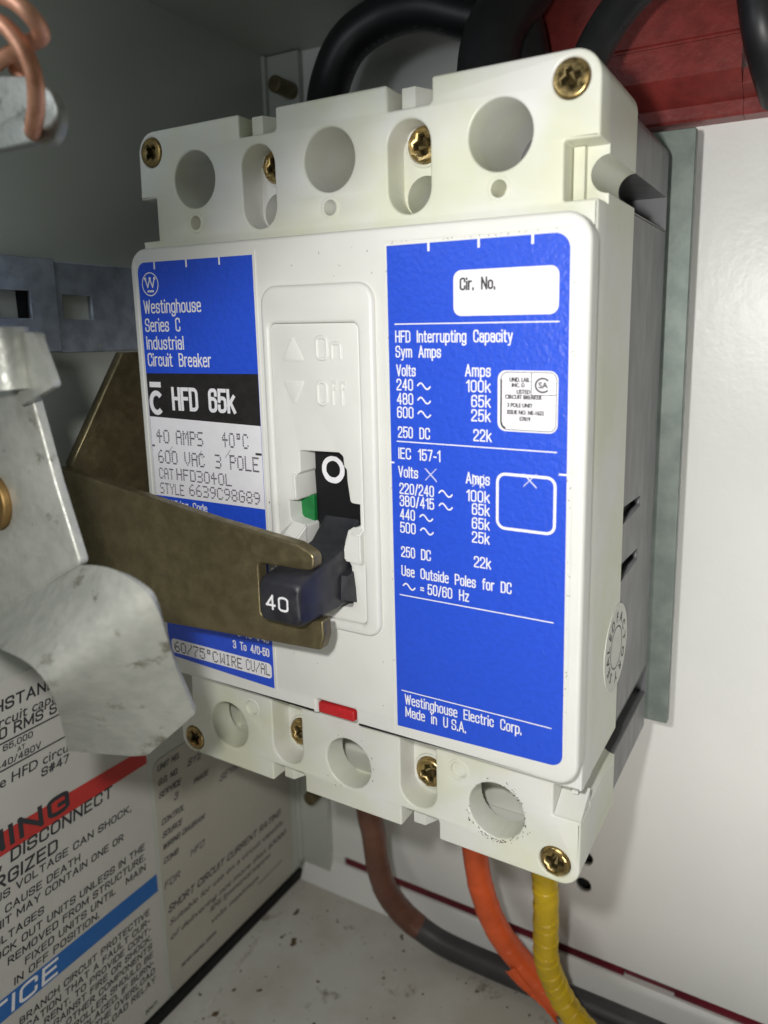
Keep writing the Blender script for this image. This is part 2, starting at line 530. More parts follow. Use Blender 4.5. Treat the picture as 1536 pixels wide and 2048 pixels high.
def strokes(s, x0, x1, z, h):
    """condensed sans lettering as centre lines, fitted between x0 and x1"""
    adv, items = 0, []
    for ch in s:
        w, st = GL[ch]
        items.append((adv, st))
        adv += w + 1.45
    tot = adv - 1.45
    k = h / 7
    kx = (x1 - x0) / tot
    out = []
    for a, st in items:
        for P in st:
            q = []
            for p in rounded(P):
                q.append((x0 + (a + p[0]) * kx, z + p[1] * k))
            out.append(q)
    return out


def pen(bm, lines, t, dep, axis=FRONT, cap=True):
    """draw centre lines as ribbons, cut at sharp corners so that nothing overlaps in one plane"""
    n = 0
    for q in lines:
        if q[0] == q[-1] and len(q) > 3:
            ribbon(bm, q[:-1], t, dep - .0022 * (n % 10), axis, closed=True)
            n += 1
            continue
        runs, cur = [], [q[0]]
        for i in range(1, len(q)):
            cur.append(q[i])
            if i < len(q) - 1:
                e1, e2 = Vector(q[i]) - Vector(q[i - 1]), Vector(q[i + 1]) - Vector(q[i])
                if e1.length > 1e-9 and e2.length > 1e-9 and e1.angle(e2) > R(55):
                    runs.append(cur)
                    cur = [q[i]]
        runs.append(cur)
        for r in runs:
            r = list(r)
            if cap:
                for e, f in ((0, 1), (-1, -2)):
                    d = Vector(r[e]) - Vector(r[f])
                    if d.length > 1e-9:
                        v = d.normalized() * (t / 2) + Vector(r[e])
                        r[e] = (v.x, v.y)
            ribbon(bm, r, t, dep - .0022 * (n % 10), axis)
            n += 1


def ctext(bm, s, x0, x1, z, h, dep, t=None):
    t = t or h * .135
    pen(bm, strokes(s, x0 + t / 2, x1 - t / 2, z + t / 2, h - t), t, dep)


DOTS = {
    '0': '01110 10001 10001 10001 10001 10001 01110', '3': '11110 00001 00001 01110 00001 00001 11110',
    '4': '00100 01100 10100 11111 00100 00100 00100', '5': '11111 10000 11110 00001 00001 10001 01110',
    '6': '00110 01000 10000 11110 10001 10001 01110', '7': '11111 00001 00010 00100 01000 01000 01000',
    '8': '01110 10001 10001 01110 10001 10001 01110', '9': '01110 10001 10001 01111 00001 00010 01100',
    'A': '01110 10001 10001 11111 10001 10001 10001', 'C': '01110 10001 10000 10000 10000 10001 01110',
    'D': '11110 10001 10001 10001 10001 10001 11110', 'E': '11111 10000 10000 11110 10000 10000 11111',
    'F': '11111 10000 10000 11110 10000 10000 10000', 'G': '01110 10001 10000 10111 10001 10001 01110',
    'H': '10001 10001 10001 11111 10001 10001 10001', 'I': '01110 00100 00100 00100 00100 00100 01110',
    'L': '10000 10000 10000 10000 10000 10000 11111', 'M': '10001 11011 10101 10101 10001 10001 10001',
    'O': '01110 10001 10001 10001 10001 10001 01110', 'P': '11110 10001 10001 11110 10000 10000 10000',
    'R': '11110 10001 10001 11110 10100 10010 10001', 'S': '01111 10000 10000 01110 00001 00001 11110',
    'T': '11111 00100 00100 00100 00100 00100 00100', 'U': '10001 10001 10001 10001 10001 10001 01110',
    'V': '10001 10001 10001 10001 10001 01010 00100', 'W': '10001 10001 10001 10101 10101 11011 10001',
    'Y': '10001 10001 01010 00100 00100 00100 00100', '/': '00001 00001 00010 00100 01000 10000 10000',
    'o': '01110 01010 01110 00000 00000 00000 00000', '1': '00100 01100 00100 00100 00100 00100 01110',
    ' ': '00000 00000 00000 00000 00000 00000 00000'}


def dots(bm, s, x0, x1, z, h, dep, slope=0.0):
    n = len(s) * 6 - 1
    dx = (x1 - x0) / n
    dz = h / 6.6
    for i, ch in enumerate(s):
        for r, row in enumerate(DOTS[ch].split()):
            for c, b in enumerate(row):
                if b == '1':
                    px = x0 + (i * 6 + c + 0.5) * dx + random.uniform(-.02, .02)
                    pz = z + (6 - r) * dz + 0.2 + slope * (px - x0) + random.uniform(-.02, .02)
                    sheet(bm, [(px - dx * .50, pz - dz * .40), (px + dx * .50, pz - dz * .40), (px + dx * .50, pz + dz * .40), (px - dx * .50, pz + dz * .40)], dep - random.uniform(0, .004))


def sine(bm, x, z, w, h, t, dep):
    pts = [(x + w * i / 14, z + h / 2 * math.sin(2 * math.pi * i / 14)) for i in range(15)]
    ribbon(bm, pts, t, dep)


# ================================================================== THE CABINET
bm = bmesh.new()
slab(bm, rect(-81, 190, -164.9, 205), [circle(30.6, -140.9, 2.5), circle(30.9, -131.4, 2.5)], 80, 82)
back_wall = link('back_wall', bm, m_wall)
tag(back_wall, kind='structure')
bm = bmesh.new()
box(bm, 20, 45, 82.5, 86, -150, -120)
link('hole_backing', bm, m_black, back_wall)  # black sheet added so the wall holes look dark inside
bm = bmesh.new()
# lower return flange of the back wall with its folded top edge
vs = []
for x in (-78.5, 190):
    vs.append([bm.verts.new(Vector((x, y, z)) * MM for _ in [0]) if False else bm.verts.new(Vector((x, y, z)) * MM) for y, z in ((83, -168.2), (79.6, -168.2), (74.6, -176.9), (74.6, -180), (83, -180))])
for i in range(5):
    bm.faces.new((vs[0][i], vs[0][(i + 1) % 5], vs[1][(i + 1) % 5], vs[1][i]))
bm.faces.new(vs[0])
bm.faces.new(vs[1][::-1])
link('lower_flange', bm, m_wall, back_wall)
bm = bmesh.new()
box(bm, -61, 44, 80.4, 84, -168.1, -164.95)
box(bm, 44.2, 59, 81.6, 84.2, -168.1, -164.95)
box(bm, 59.2, 190, 80.4, 84, -168.1, -164.95)
link('maroon_gasket', bm, m_maroon, back_wall)
bm = bmesh.new()
box(bm, -72, -61.2, 79.6, 84, -168.1, -164.95)
link('flange_tab', bm, m_wall, back_wall)

bm = bmesh.new()
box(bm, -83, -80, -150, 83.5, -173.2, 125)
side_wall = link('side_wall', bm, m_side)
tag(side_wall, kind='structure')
bm = bmesh.new()
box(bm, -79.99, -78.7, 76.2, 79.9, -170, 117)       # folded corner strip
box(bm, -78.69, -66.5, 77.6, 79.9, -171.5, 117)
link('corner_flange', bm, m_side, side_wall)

bm = bmesh.new()
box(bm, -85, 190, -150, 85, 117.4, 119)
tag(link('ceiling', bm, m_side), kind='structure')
bm = bmesh.new()
box(bm, -85, 190, -150, 84, -180, -177)
tag(link('floor', bm, m_floor), kind='structure')

bm = bmesh.new()
box(bm, -82, -78.6, -150, 76, -176.98, -173.3, 0.3)
filler = link('gap_filler', bm, m_black)  # black strip added to paint the dark gap between wall and floor
tag(filler, 'added black seal strip along the bottom edge of the side wall', 'filler')

# chipped paint and scrape marks on the floor
bm = bmesh.new()
for (x0, y0, x1, y1, w) in ((-74, 46, -72, 30, 2.2), (-71, 25, -70, 12, 1.3)):
    pts = []
    for i in range(13):
        t = i / 12
        pts.append((x0 + (x1 - x0) * t + random.uniform(-.5, .5), y0 + (y1 - y0) * t))
    for i in range(12):
        ww = w * random.uniform(.5, 1.2)
        ribbon(bm, [pts[i], pts[i + 1]], ww, -176.96 + .001 * i, TOP)
scr = link('scraped_paint', bm, m_scrape)
tag(scr, 'pale torn scrape in the floor paint beside the side wall', 'paint scrape')

bm = bmesh.new()
rnd = random.Random(31)
for i in range(150):
    x, y = rnd.uniform(-76, 45), rnd.uniform(0, 74)
    r_ = abs(rnd.gauss(0, .22)) + .08
    ph = rnd.uniform(0, 6)
    sheet(bm, [(x + r_ * (1 + .5 * math.sin(3 * q + ph)) * math.cos(q), y + r_ * rnd.uniform(.6, 1.3) * math.sin(q)) for q in [k * .785 for k in range(8)]], -176.97 + .0002 * i, TOP)
grit = link('floor_grit', bm, m_scuff)
tag(grit, 'fine dark grit scattered over the cabinet floor', 'grit', None, 'stuff')

# ------------------------------------------------------------------ bolts
def bolt(x, z, label):
    bm = bmesh.new()
    slab(bm, circle(x, z, 2.5, 24), [], 69, 77.5, bev=.4)
    o = link('bolt', bm, m_bolt, None, 40)
    tag(o, label, 'bolt', 'bolts through the corner flange')


bolt(-69.3, 105.5, 'aged brass bolt end in the dark corner above the breaker')
bolt(-68.2, -136.3, 'dark bolt end in the corner just under the breaker')

# ------------------------------------------------------------------ warning sticker on the side wall
wl = slab_obj('warning_label', rect(-110, 11.2, -185 + 12.2, -49.5, 1.2), [], -79.75, -79.98, m_paper, None, SIDE)
tag(wl, 'white warning sticker with red and blue bands on the side wall', 'warning sticker')
bm = bmesh.new()
sheet(bm, [(-110, -92.6), (10.9, -92.2), (10.9, -87.2), (-110, -85.0)], -79.70, SIDE)
link('red_band', bm, m_signred, wl)
bm = bmesh.new()
sheet(bm, [(-110, -134.8), (10.9, -134.4), (10.9, -128.6), (-110, -128.9)], -79.70, SIDE)
link('blue_band', bm, m_signblue, wl)
bm = bmesh.new()
D = -79.66


def wt(s, x1, z, h, w=1.0, sh=0.0, b=0.012):
    if all(c in GL for c in s) and s.upper() == s:
        k = h / 7 * 1.32 * w
        wd = (sum(GL[c][0] + 1.45 for c in s) - 1.45) * k
        t = h * .165
        L = strokes(s, x1 - wd + t / 2, x1 - t / 2, z + t / 2, h - t)
        L = [[(px + (pz - z) * .12, pz) for px, pz in q] for q in L]
        pen(bm, L, t, D + .023, SIDE)
        return
    text(bm, s, None, x1, z, h, D, SIDE, sh, b, width=w)


wt('SHORT CIRCUIT WITHSTAND', -14.0, -56.9, 3.0, 1.05)
wt('use on a circuit capable of', -4.5, -60.6, 2.5, 1.05, .2, .008)
wt('NOT MORE THAN 65,000 RMS SYM.', -8.0, -63.6, 2.8, 1.05)
ribbon(bm, [(-60, -65.1), (6, -64.2)], .4, D, SIDE)
wt('65,000', -21.2, -66.8, 1.6, 1.15)
wt('AT', -23.4, -68.6, 1.2, 1.1)
wt('440/480V', -19.5, -70.7, 1.7, 1.1)
ribbon(bm, [(-60, -71.7), (6, -70.9)], .4, D, SIDE)
wt('with Type HFD circuit breaker', 2.5, -75.4, 2.5, 1.0, .15, .008)
wt('S#47', -12.6, -78.4, 2.3, 1.1)
wt('DANGER, DISCONNECT', -1.2, -95.4, 3.4, 1.12)
wt('WHEN ENERGIZED', -18.2, -100.4, 3.5, 1.12)
wt('HAZARDOUS VOLTAGE CAN SHOCK,', 4.3, -103.4, 2.15, 1.16)
wt('BURN OR CAUSE DEATH', -12.5, -107.4, 2.1, 1.12)
wt('THIS UNIT MAY CONTAIN ONE OR', .9, -110.4, 2.1, 1.1)
wt('MORE VOLTAGES', -23.6, -114.5, 2.1, 1.1)
wt('LOCK OUT UNITS UNLESS IN THE', 7.5, -118.0, 2.1, 1.1)
wt('REMOVED FROM STRUCTURE.', 7.4, -121.2, 2.1, 1.1)
wt('FIXED UNITS UNTIL   MAIN', 7.2, -124.5, 2.1, 1.12)
wt('IN OFF POSITION.', -8.8, -127.7, 2.1, 1.15)
for i, (s, x1) in enumerate((('BRANCH CIRCUIT PROTECTIVE', 7.2), ('INDICATION THAT A FAULT CUR-', 7.1), ('RENT. TO PROVIDE CONT-', 7.2), ('AGAINST FIRE OR SHOCK.', 7.1),
                             ('OTHER COMPONENTS', 7.0), ('CONTROLLER SHOULD BE', 7.1), ('REPLACED. IF BURN-', 7.1), ('OUT OF THE OVERLOAD', 7.2), ('OVERLOAD RELAY', 7.2))):
    wt(s, x1, -139.4 - i * 2.9, 2.0, 1.1)
wt('30471', 7.0, -170.5, 1.3, .95)
link('lettering', bm, m_darkink, wl)
bm = bmesh.new()
pen(bm, strokes('WARNING', -62, -14.2, -90.4, 4.3), 1.2, D + .023, SIDE)
link('lettering', bm, m_darkink, wl)
bm = bmesh.new()
pen(bm, [[(a + (b + 133.6) * .15, b) for a, b in q] for q in strokes('NOTICE', -52, -22.3, -133.6, 3.9)], .8, D + .023, SIDE)
link('lettering', bm, m_white, wl)

# ------------------------------------------------------------------ rating sticker
rl = slab_obj('rating_label', rect(12.7, 72.5, -172.9, -93.4, 3), [], -79.75, -79.98, m_paper2, None, SIDE)
tag(rl, 'yellowed data sticker in slanted print low in the cabinet corner', 'data sticker')
bm = bmesh.new()


def rt(s, x0, z, h, w=1.0, sh=.3, b=0.0):
    if all(c in GL for c in s) and s.upper() == s:
        k = h / 7 * 1.2 * w
        wd = (sum(GL[c][0] + 1.45 for c in s) - 1.45) * k
        t = h * .14
        pen(bm, [[(px + (pz - z) * sh, pz) for px, pz in q] for q in strokes(s, x0, x0 + wd, z + t / 2, h - t)], t, D + .023, SIDE)
        return
    text(bm, s, x0, None, z, h, D, SIDE, sh, b, width=w)


rt('UNIT NO.', 14.2, -97.0, 1.9, .95)
rt('G.O. NO.', 14.2, -101.6, 1.9, .95)
rt('SERVICE', 14.0, -105.7, 1.9, .95)
rt('PHASE', 27.4, -108.9, 1.8, .9)
rt('CONTROL', 14.1, -114.7, 1.9, .9)
rt('SOURCE', 14.1, -118.9, 1.9, .9)
rt('WIRING DIAGRAM', 13.8, -122.9, 1.9, .95)
rt('COMB', 13.8, -127.5, 1.9, .95)
rt('MAX. INST.', 55, -104.5, 1.6, .9)
rt('SHORT CIRCUIT CURRENT RATING', 14.0, -144.6, 2.5, 1.12)
for s, x0, x1, z in (('Suitable for use on a circuit capable', 14.0, 67.4, -149.0), ('of delivering not more than 65000', 14.0, 69.0, -154.0), ('RMS Symmetrical amperes', 30.2, 60, -157.2), ('volts maximum', 30.6, 53.2, -161.6)):
    text(bm, s, x0, x1, z, 1.9, D, SIDE, .3, 0)
ribbon(bm, [(53, -163.8), (66, -163.1)], .3, D, SIDE)
rt('MOTOR CONTROL CENTER', 17.2, -166.6, 1.2, .85)
link('lettering', bm, m_darkink, rl)
bm = bmesh.new()
rt('SY2', 25.5, -101.8, 2.3, 1.1, .4)
rt('3', 19.4, -109.6, 2.3, 1.0, .35)
rt('SEYMOUR', 38, -114.4, 2.3, 1.2, .5)
rt('60', 53, -115.0, 2.1, 1.1, .5)
rt('HFD', 24, -132.0, 2.3, 1.2, .35)
rt('FDR', 13.4, -132.4 - 3.4, 2.4, 1.2, .2)
link('typed_lettering', bm, m_ink, rl)

# ------------------------------------------------------------------ slotted zinc strip on the side wall
zs = empty('slotted_strip', 'blue-grey zinc strip with square slots on the side wall', 'metal strip')
bm = bmesh.new()
slab(bm, rect(-60, -4.6, 26.6, 48.3), [rect(-22, -11.4, 34.4, 40.7)], -77.3, -78.6, SIDE, .2)
link('slotted_plate', bm, m_strip, zs)
bm = bmesh.new()
slab(bm, rect(-4.3, 48, 26.4, 47.8), [rect(-3.0, 5.0, 34.3, 40.1)], -77.7, -79.2, SIDE, .2)
link('slotted_plate', bm, m_strip, zs)
bm = bmesh.new()
box(bm, -79.9, -79.25, -60, 48, 27, 47.6)
link('backing_bar', bm, m_side, zs)
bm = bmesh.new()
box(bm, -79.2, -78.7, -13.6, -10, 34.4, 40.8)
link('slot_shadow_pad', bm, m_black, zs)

# ------------------------------------------------------------------ mounting plate and red insulator
bm = bmesh.new()
slab(bm, rect(-56, 56, -70.8, 75.2, .6), [], 63.2, 65.6, bev=.25)
# lugs that show in the side grooves of the breaker
o = link('mounting_plate', bm, m_mount)
tag(o, 'grey-green steel mounting plate standing behind the breaker', 'mounting plate')
bm = bmesh.new()
box(bm, -40, 40, 65.7, 79.95, -60, 60)
link('standoff', bm, m_mount, o)

rb = empty('red_insulator', 'dark red moulded insulator block above the breaker', 'insulator')
bm = bmesh.new()
prof = [(79.95, 79.2), (74.6, 79.2), (74.2, 79.8), (74.2, 82.6), (73, 83.2), (67.5, 86.3), (66.6, 87.2), (66.6, 94.2), (67.1, 94.5), (67.1, 95.0), (66.6, 95.3), (66.6, 117.3), (79.95, 117.3)]
P0 = [bm.verts.new(Vector((13, y, z)) * MM) for y, z in prof]
P1 = [bm.verts.new(Vector((64.2, y, z)) * MM) for y, z in prof]
n = len(prof)
for i in range(n):
    bm.faces.new((P0[i], P0[(i + 1) % n], P1[(i + 1) % n], P1[i]))
bm.faces.new(P0)
bm.faces.new(P1[::-1])
link('stepped_body', bm, m_redblock, rb, 20)
bm = bmesh.new()
P0 = [bm.verts.new(Vector((64.3, y, z)) * MM) for y, z in [(79.95, 79.2), (74.6, 79.2), (74.2, 79.8), (74.2, 82.6), (73, 83.2), (70, 84.6), (70, 88), (79.95, 88)]]
P1 = [bm.verts.new(Vector((120, v.co.y / MM, v.co.z / MM)) * MM) for v in P0]
n = len(P0)
for i in range(n):
    bm.faces.new((P0[i], P0[(i + 1) % n], P1[(i + 1) % n], P1[i]))
bm.faces.new(P0)
bm.faces.new(P1[::-1])
link('lower_ledge', bm, m_redblock, rb, 20)

# ------------------------------------------------------------------ cables
def cable(name, label, pts, r, m, k=10, n=20):
    bm = bmesh.new()
    tube(bm, spline(pts, k), r, n)
    o = link(name, bm, m, None, 60)
    tag(o, label, 'cable', 'power cables')
    return o


c1 = cable('power_cable', 'thick black cable arching over the left of the breaker, small white print along it',
           [(-36.5, 52, 66), (-41.0, 56, 84), (-42.5, 60, 97), (-37.0, 61.5, 108), (-26, 62.5, 113.2), (-14, 63, 113.5), (-3, 64.5, 110), (8, 66, 106)], 5.6, m_jacket)
c2 = cable('power_cable', 'thick black cable rising behind the middle of the breaker top',
           [(14.55, 40.0, 74.72), (12.98, 44.0, 87.52), (12.99, 47.0, 95.77), (14.59, 51.0, 102.57), (17.68, 58.0, 111.34)], 7.0, m_jacket)
c5 = cable('power_cable', 'black cable half hidden between the middle cable and the red insulator',
           [(18.41, 54.0, 77.29), (16.92, 56.0, 93.52), (13.99, 58.0, 103.45), (10.52, 60.0, 111.43), (6.32, 62.0, 119.72)], 6.2, m_jacket)
c3 = cable('power_cable', 'black cable curving up across the red insulator by the top screw',
           [(36.0, 34, 68), (37.5, 37, 80), (39.5, 41, 89), (45, 44, 97.5), (53, 46, 103), (66, 48, 107)], 3.9, m_jacket)
c4 = cable('power_cable', 'black cable end with a white letter, at the top right corner of the photo',
           [(72.17, 70.0, 81.06), (70.35, 62.0, 86.18), (68.83, 58.0, 91.95), (66.99, 58.0, 101.71)], 4.2, m_jacket)
# print on the first cable, on the inside of its arch
bm = bmesh.new()
path = spline([(-36.5, 52, 66), (-41.0, 56, 84), (-42.5, 60, 97), (-37.0, 61.5, 108), (-26, 62.5, 113.2), (-14, 63, 113.5), (-3, 64.5, 110), (8, 66, 106)], 10)
for ch, t in zip('AWG TYPE C C', (27, 29.6, 32, 34, 36.5, 39, 41, 43, 46, 52, 56, 59)):
    i = int(t) - 3
    p, tan = path[i].lerp(path[i + 1], t - int(t)), (path[i + 1] - path[i]).normalized()
    vdir = Vector((85.9, -119, 30.4)) - p
    vdir = (vdir - tan * vdir.dot(tan)).normalized()
    side = tan.cross(vdir).normalized()
    nrm = (vdir * .62 + side * .78).normalized()
    upv = nrm.cross(tan)
    V, F = glyphs(ch, 0, .02)
    vs = [bm.verts.new((p + nrm * 5.68 + tan * (x * 2.2) + upv * (y * 2.2 - .7)) * MM) for x, y in V]
    for f in F:
        bm.faces.new([vs[q] for q in f])
link('printed_marks', bm, m_ink, c1)
bm = bmesh.new()
V, F = glyphs('E', 0, .02)
ax = Vector((.45, 0, -.89)); ay = Vector((.89, 0, .45))
o0 = Vector((66.0, 51.2, 101.5))
vs = [bm.verts.new((o0 + ax * (x * 2.6) + ay * (y * 2.6) + Vector((0, y * 1.0, 0))) * MM) for x, y in V]
for f in F:
    bm.faces.new([vs[q] for q in f])
link('printed_marks', bm, m_white, c4)


def taped(r0, wraps, seed, amp, start=0.2):
    """tape wound with overlaps: the radius falls along each turn and steps up at the next one"""
    rnd = random.Random(seed)
    cuts = [0.0] + [start + (1 - start) * (i + rnd.uniform(-.3, .3)) / wraps for i in range(1, wraps)] + [1.0]
    lean = [rnd.uniform(-.012, .022) for _ in cuts]

    def rad(t):
        def ra(a):
            k = max(i for i in range(len(cuts) - 1) if i == 0 or cuts[i] + lean[i] * math.sin(a + i) <= t)
            f = (t - cuts[k]) / max(cuts[k + 1] - cuts[k], 1e-3)
            return r0 + amp * (.5 - min(max(f, 0), 1)) + .05 * math.sin(3 * a + 5 * k)
        return ra
    return rad


bmain = [(-29.3, 48, -66), (-29.6, 50, -110), (-31.0, 55, -128), (-31.5, 58, -142), (-31.0, 62, -154), (-27, 65.5, -163.5), (-21.5, 67.5, -168.5), (-12, 68.4, -171.7), (8, 69.2, -172.9), (40, 69.8, -173), (90, 70, -173)]
pts = spline(bmain, 30)
br = empty('taped_cable', 'brown taped black cable bending along the floor, leftmost under the breaker', 'cable', 'taped cables under the breaker')
bm = bmesh.new()
tube(bm, pts[174:], 3.7, 22)
link('cable_jacket', bm, m_greyjack, br, 60)
bm = bmesh.new()
tube(bm, pts[:180], taped(3.9, 6, 1, .13, .4), 28)
link('brown_tape', bm, m_brown, br, 25)

orr = empty('taped_cable', 'orange taped cable hanging between the brown and yellow ones', 'cable', 'taped cables under the breaker')
opts = spline([(7.6, 45, -66), (7.9, 47, -105), (8.0, 49.5, -121), (9.3, 52, -133), (12.0, 55, -144), (16.6, 58.5, -154.2), (23, 61, -162.6), (30, 62.5, -169), (38, 63, -172.9), (52, 63, -173.4), (90, 63, -173.4)], 30)
bm = bmesh.new()
tube(bm, opts[198:], 3.3, 22)
link('cable_jacket', bm, m_greyjack, orr, 60)
bm = bmesh.new()
tube(bm, opts[:210], taped(3.65, 8, 5, .17, .25), 28)
link('orange_tape', bm, m_orange, orr, 25)
bm = bmesh.new()       # loose end of the tape, creased along the cable
tail = spline([(16.0, 54.2, -156.0), (19.0, 55.6, -160.4), (22.4, 57.2, -164.4), (26.0, 58.6, -168.2), (29.6, 59.4, -172.6)], 6)
vs = []
for i, p in enumerate(tail):
    f = i / (len(tail) - 1)
    w = 2.6 * (1 - f) ** .7 + .15
    q = .35 * math.sin(i * 1.9)
    vs.append([bm.verts.new((p + Vector((-w * .45, .4 - abs(q) * .4, -w * .35))) * MM), bm.verts.new((p + Vector((0, -.35 + q * .5, 0))) * MM), bm.verts.new((p + Vector((w * .6, .5, w * .5))) * MM)])
for a, b in zip(vs, vs[1:]):
    for k in (0, 1):
        bm.faces.new((a[k], a[k + 1], b[k + 1], b[k]))
link('tape_tail', bm, m_orange, orr, 60)

yl = empty('taped_cable', 'yellow taped cable hanging beneath the lower right screw', 'cable', 'taped cables under the breaker')
ypts = spline([(30.2, 40, -66), (30.2, 42, -100), (30.3, 44.5, -116), (29.9, 46.5, -128), (29.7, 48, -139.5), (31.5, 50, -149), (35.6, 52, -158), (42, 54, -166), (52, 55, -171.5), (70, 56, -173)], 30)
bm = bmesh.new()
tube(bm, ypts[210:], 3.2, 22)
link('cable_jacket', bm, m_greyjack, yl, 60)
bm = bmesh.new()
tube(bm, ypts[:222], taped(3.42, 17, 9, .30, .16), 28)
link('yellow_tape', bm, m_yellow, yl, 25)
bm = bmesh.new()
vs = []
for i, (x, y, z) in enumerate(((36.0, 48.5, -152.5), (38.8, 49.5, -156), (41.5, 50.5, -160.5), (43.5, 51.5, -166))):
    w = (.3, 2.2, 2.6, 2.8)[i]
    vs.append([bm.verts.new(Vector((x - 1, y + 1.2, z - .6)) * MM), bm.verts.new(Vector((x + w, y, z + w * .5)) * MM)])
for a, b in zip(vs, vs[1:]):
    bm.faces.new((a[0], a[1], b[1], b[0]))
link('tape_tail', bm, m_yellow, yl)

# ================================================================== THE BREAKER
cb = empty('circuit_breaker', 'ivory three pole circuit breaker with blue front labels and black toggle', 'circuit breaker')
NX = ((-21.8, -12.4), (13.2, 22.2))


def outline(layer):
    """cover outline, CCW from the bottom left"""
    P = []
    wl, wr = (-51.6, 52.0)
    if layer == 1:      # front 6 mm with corner pockets
        P += [(wl + .4, -73.2, 4.5)]
    else:
        P += [(wl + .4, -73.2, 4.5)]
    zb, zt = -73.4, 73.7
    for a, b in NX:
        d = 4.5
        P += [(a, zb, .5), (a, zb + d, .3)]
        P += [(b, zb + d, .8), (b, zb, .5)]
    P += [(wr, zb - .2, 4.0)]
    if layer == 1:
        P += [(wr, -59.6, .3), (46.6, -59.6, .3), (46.6, -53.2, .3), (wr, -53.2, .3)]
        P += [(wr, 51.0, .3), (46.2, 51.0, .4), (46.2, 60.2, .4), (wr, 60.2, .3)]
    else:
        for zc in (-55.7, 55.7):
            P += [(wr, zc - 3.1)]
            P += [(wr - 3.1 * math.sin(R(a)), zc - 3.1 * math.cos(R(a))) for a in range(15, 180, 15)]
            P += [(wr, zc + 3.1)]
    P += [(wr, zt, 4.5)]
    for a, b in NX[::-1]:
        d = 4.4
        P += [(b, zt, .5), (b, zt - d, .9)]
        P += [(a, zt - d, .3), (a, zt, .6)]
    P += [(wl + .6, zt, 4.5)]
    if layer == 1:
        P += [(wl + .2, 59.8, .3), (-46.7, 59.8, .3), (-46.8, 50.9, .2), (wl - .2, 50.9, .3)]
        P += [(wl, -51.5, .3), (-46.8, -51.5, .3), (-47.2, -63.5, 1), (wl, -66.5, 1)]
    else:
        P += [(-47.0, 60.5), (-47.0, 50), (wl, 50), (wl, -50), (-47.2, -50), (-47.2, -62.5), (wl + .3, -66)]
    return rounded(P)


def pill(x0, x1, z0, z1):
    return rect(x0, x1, z0, z1, (x1 - x0) / 2 - .02)


top_slots = [pill(-21.7, -13.2, 51.4, 67.5), pill(13.0, 21.8, 51.4, 67.5)]
bot_slots = [rounded([(-21.4, -67.6, 4.1), (-12.8, -67.6, 4.1), (-12.8, -49), (-21.4, -49)]), rounded([(13.1, -67.6, 4.1), (21.6, -67.6, 4.1), (21.6, -49), (13.1, -49)])]
PX = (-35, 0, 35)
h_top = [circle(x, 62.6, 5.8) for x in PX]
h_bot = [circle(-35, -62.7, 5.75), circle(-.2, -62.7, 5.75, 64, .05), circle(34.9, -62.6, 5.85, 72, .10)]
boss_t = [(-35.2, 53.8), (0, 53.9), (34.9, 54.0)]
boss_b = [(-27.4, -56.3), (26.8, -56.2)]
bores = [circle(x, z, 1.45, 28) for x, z in boss_t]
dents = [circle(x, z, 1.75, 28) for x, z in boss_b]
# window behind the toggle
window = rect(-12.6, 8.6, -26.5, 8)

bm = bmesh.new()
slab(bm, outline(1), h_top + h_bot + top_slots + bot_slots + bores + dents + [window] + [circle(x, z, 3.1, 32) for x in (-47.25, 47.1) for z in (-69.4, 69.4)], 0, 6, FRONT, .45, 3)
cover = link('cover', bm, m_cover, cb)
for p in cover.data.polygons:
    p.use_smooth = len(p.vertices) == 4
cover.data.set_sharp_from_angle(angle=R(40))
bm = bmesh.new()
shelf_holes = [circle(-17.2, 55.2, 3.9), circle(17.6, 55.0, 3.9), circle(-17.0, -52.8, 3.6), circle(17.3, -52.8, 3.6)] + [circle(x, z, 3.15, 32) for x, z in ((-17.2, 64.2), (17.6, 64.2), (-17.2, -62.6), (17.3, -62.6))]
cav = [rect(x - 8.2, x + 8.2, -71, -50.5, 1) for x in (-34.6, 0, 34.9)]
# the terminal cavities are cut short of the slots
cav = [rect(-43.5, -23.5, -71, -50.5, 1), rect(-10.6, 10.8, -67.9, -50.5, 1), rect(23.6, 44.5, -71, -50.5, 1)]
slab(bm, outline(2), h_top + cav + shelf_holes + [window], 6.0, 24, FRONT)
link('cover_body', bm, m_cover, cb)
for o in (bpy.data.objects['cover_body'],):
    for p in o.data.polygons:
        p.use_smooth = len(p.vertices) == 4
    o.data.set_sharp_from_angle(angle=R(40))
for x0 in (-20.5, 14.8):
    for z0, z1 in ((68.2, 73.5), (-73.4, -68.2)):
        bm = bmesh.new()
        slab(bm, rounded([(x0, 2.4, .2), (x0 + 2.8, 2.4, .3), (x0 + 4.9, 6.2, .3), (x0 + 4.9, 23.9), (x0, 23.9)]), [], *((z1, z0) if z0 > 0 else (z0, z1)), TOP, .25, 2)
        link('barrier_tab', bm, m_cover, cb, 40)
# terminal floors inside the lower cavities
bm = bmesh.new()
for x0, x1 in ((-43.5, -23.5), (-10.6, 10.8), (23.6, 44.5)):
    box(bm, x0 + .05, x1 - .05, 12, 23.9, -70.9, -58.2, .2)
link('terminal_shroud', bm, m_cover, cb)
# bore rings
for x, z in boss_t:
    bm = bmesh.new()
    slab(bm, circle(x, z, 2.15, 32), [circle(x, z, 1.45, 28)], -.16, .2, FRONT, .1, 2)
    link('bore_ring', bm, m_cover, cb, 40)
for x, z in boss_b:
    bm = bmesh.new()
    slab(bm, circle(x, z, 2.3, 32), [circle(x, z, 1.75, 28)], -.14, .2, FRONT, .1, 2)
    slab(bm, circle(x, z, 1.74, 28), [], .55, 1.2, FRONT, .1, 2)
    link('bore_ring', bm, m_cover, cb, 40)
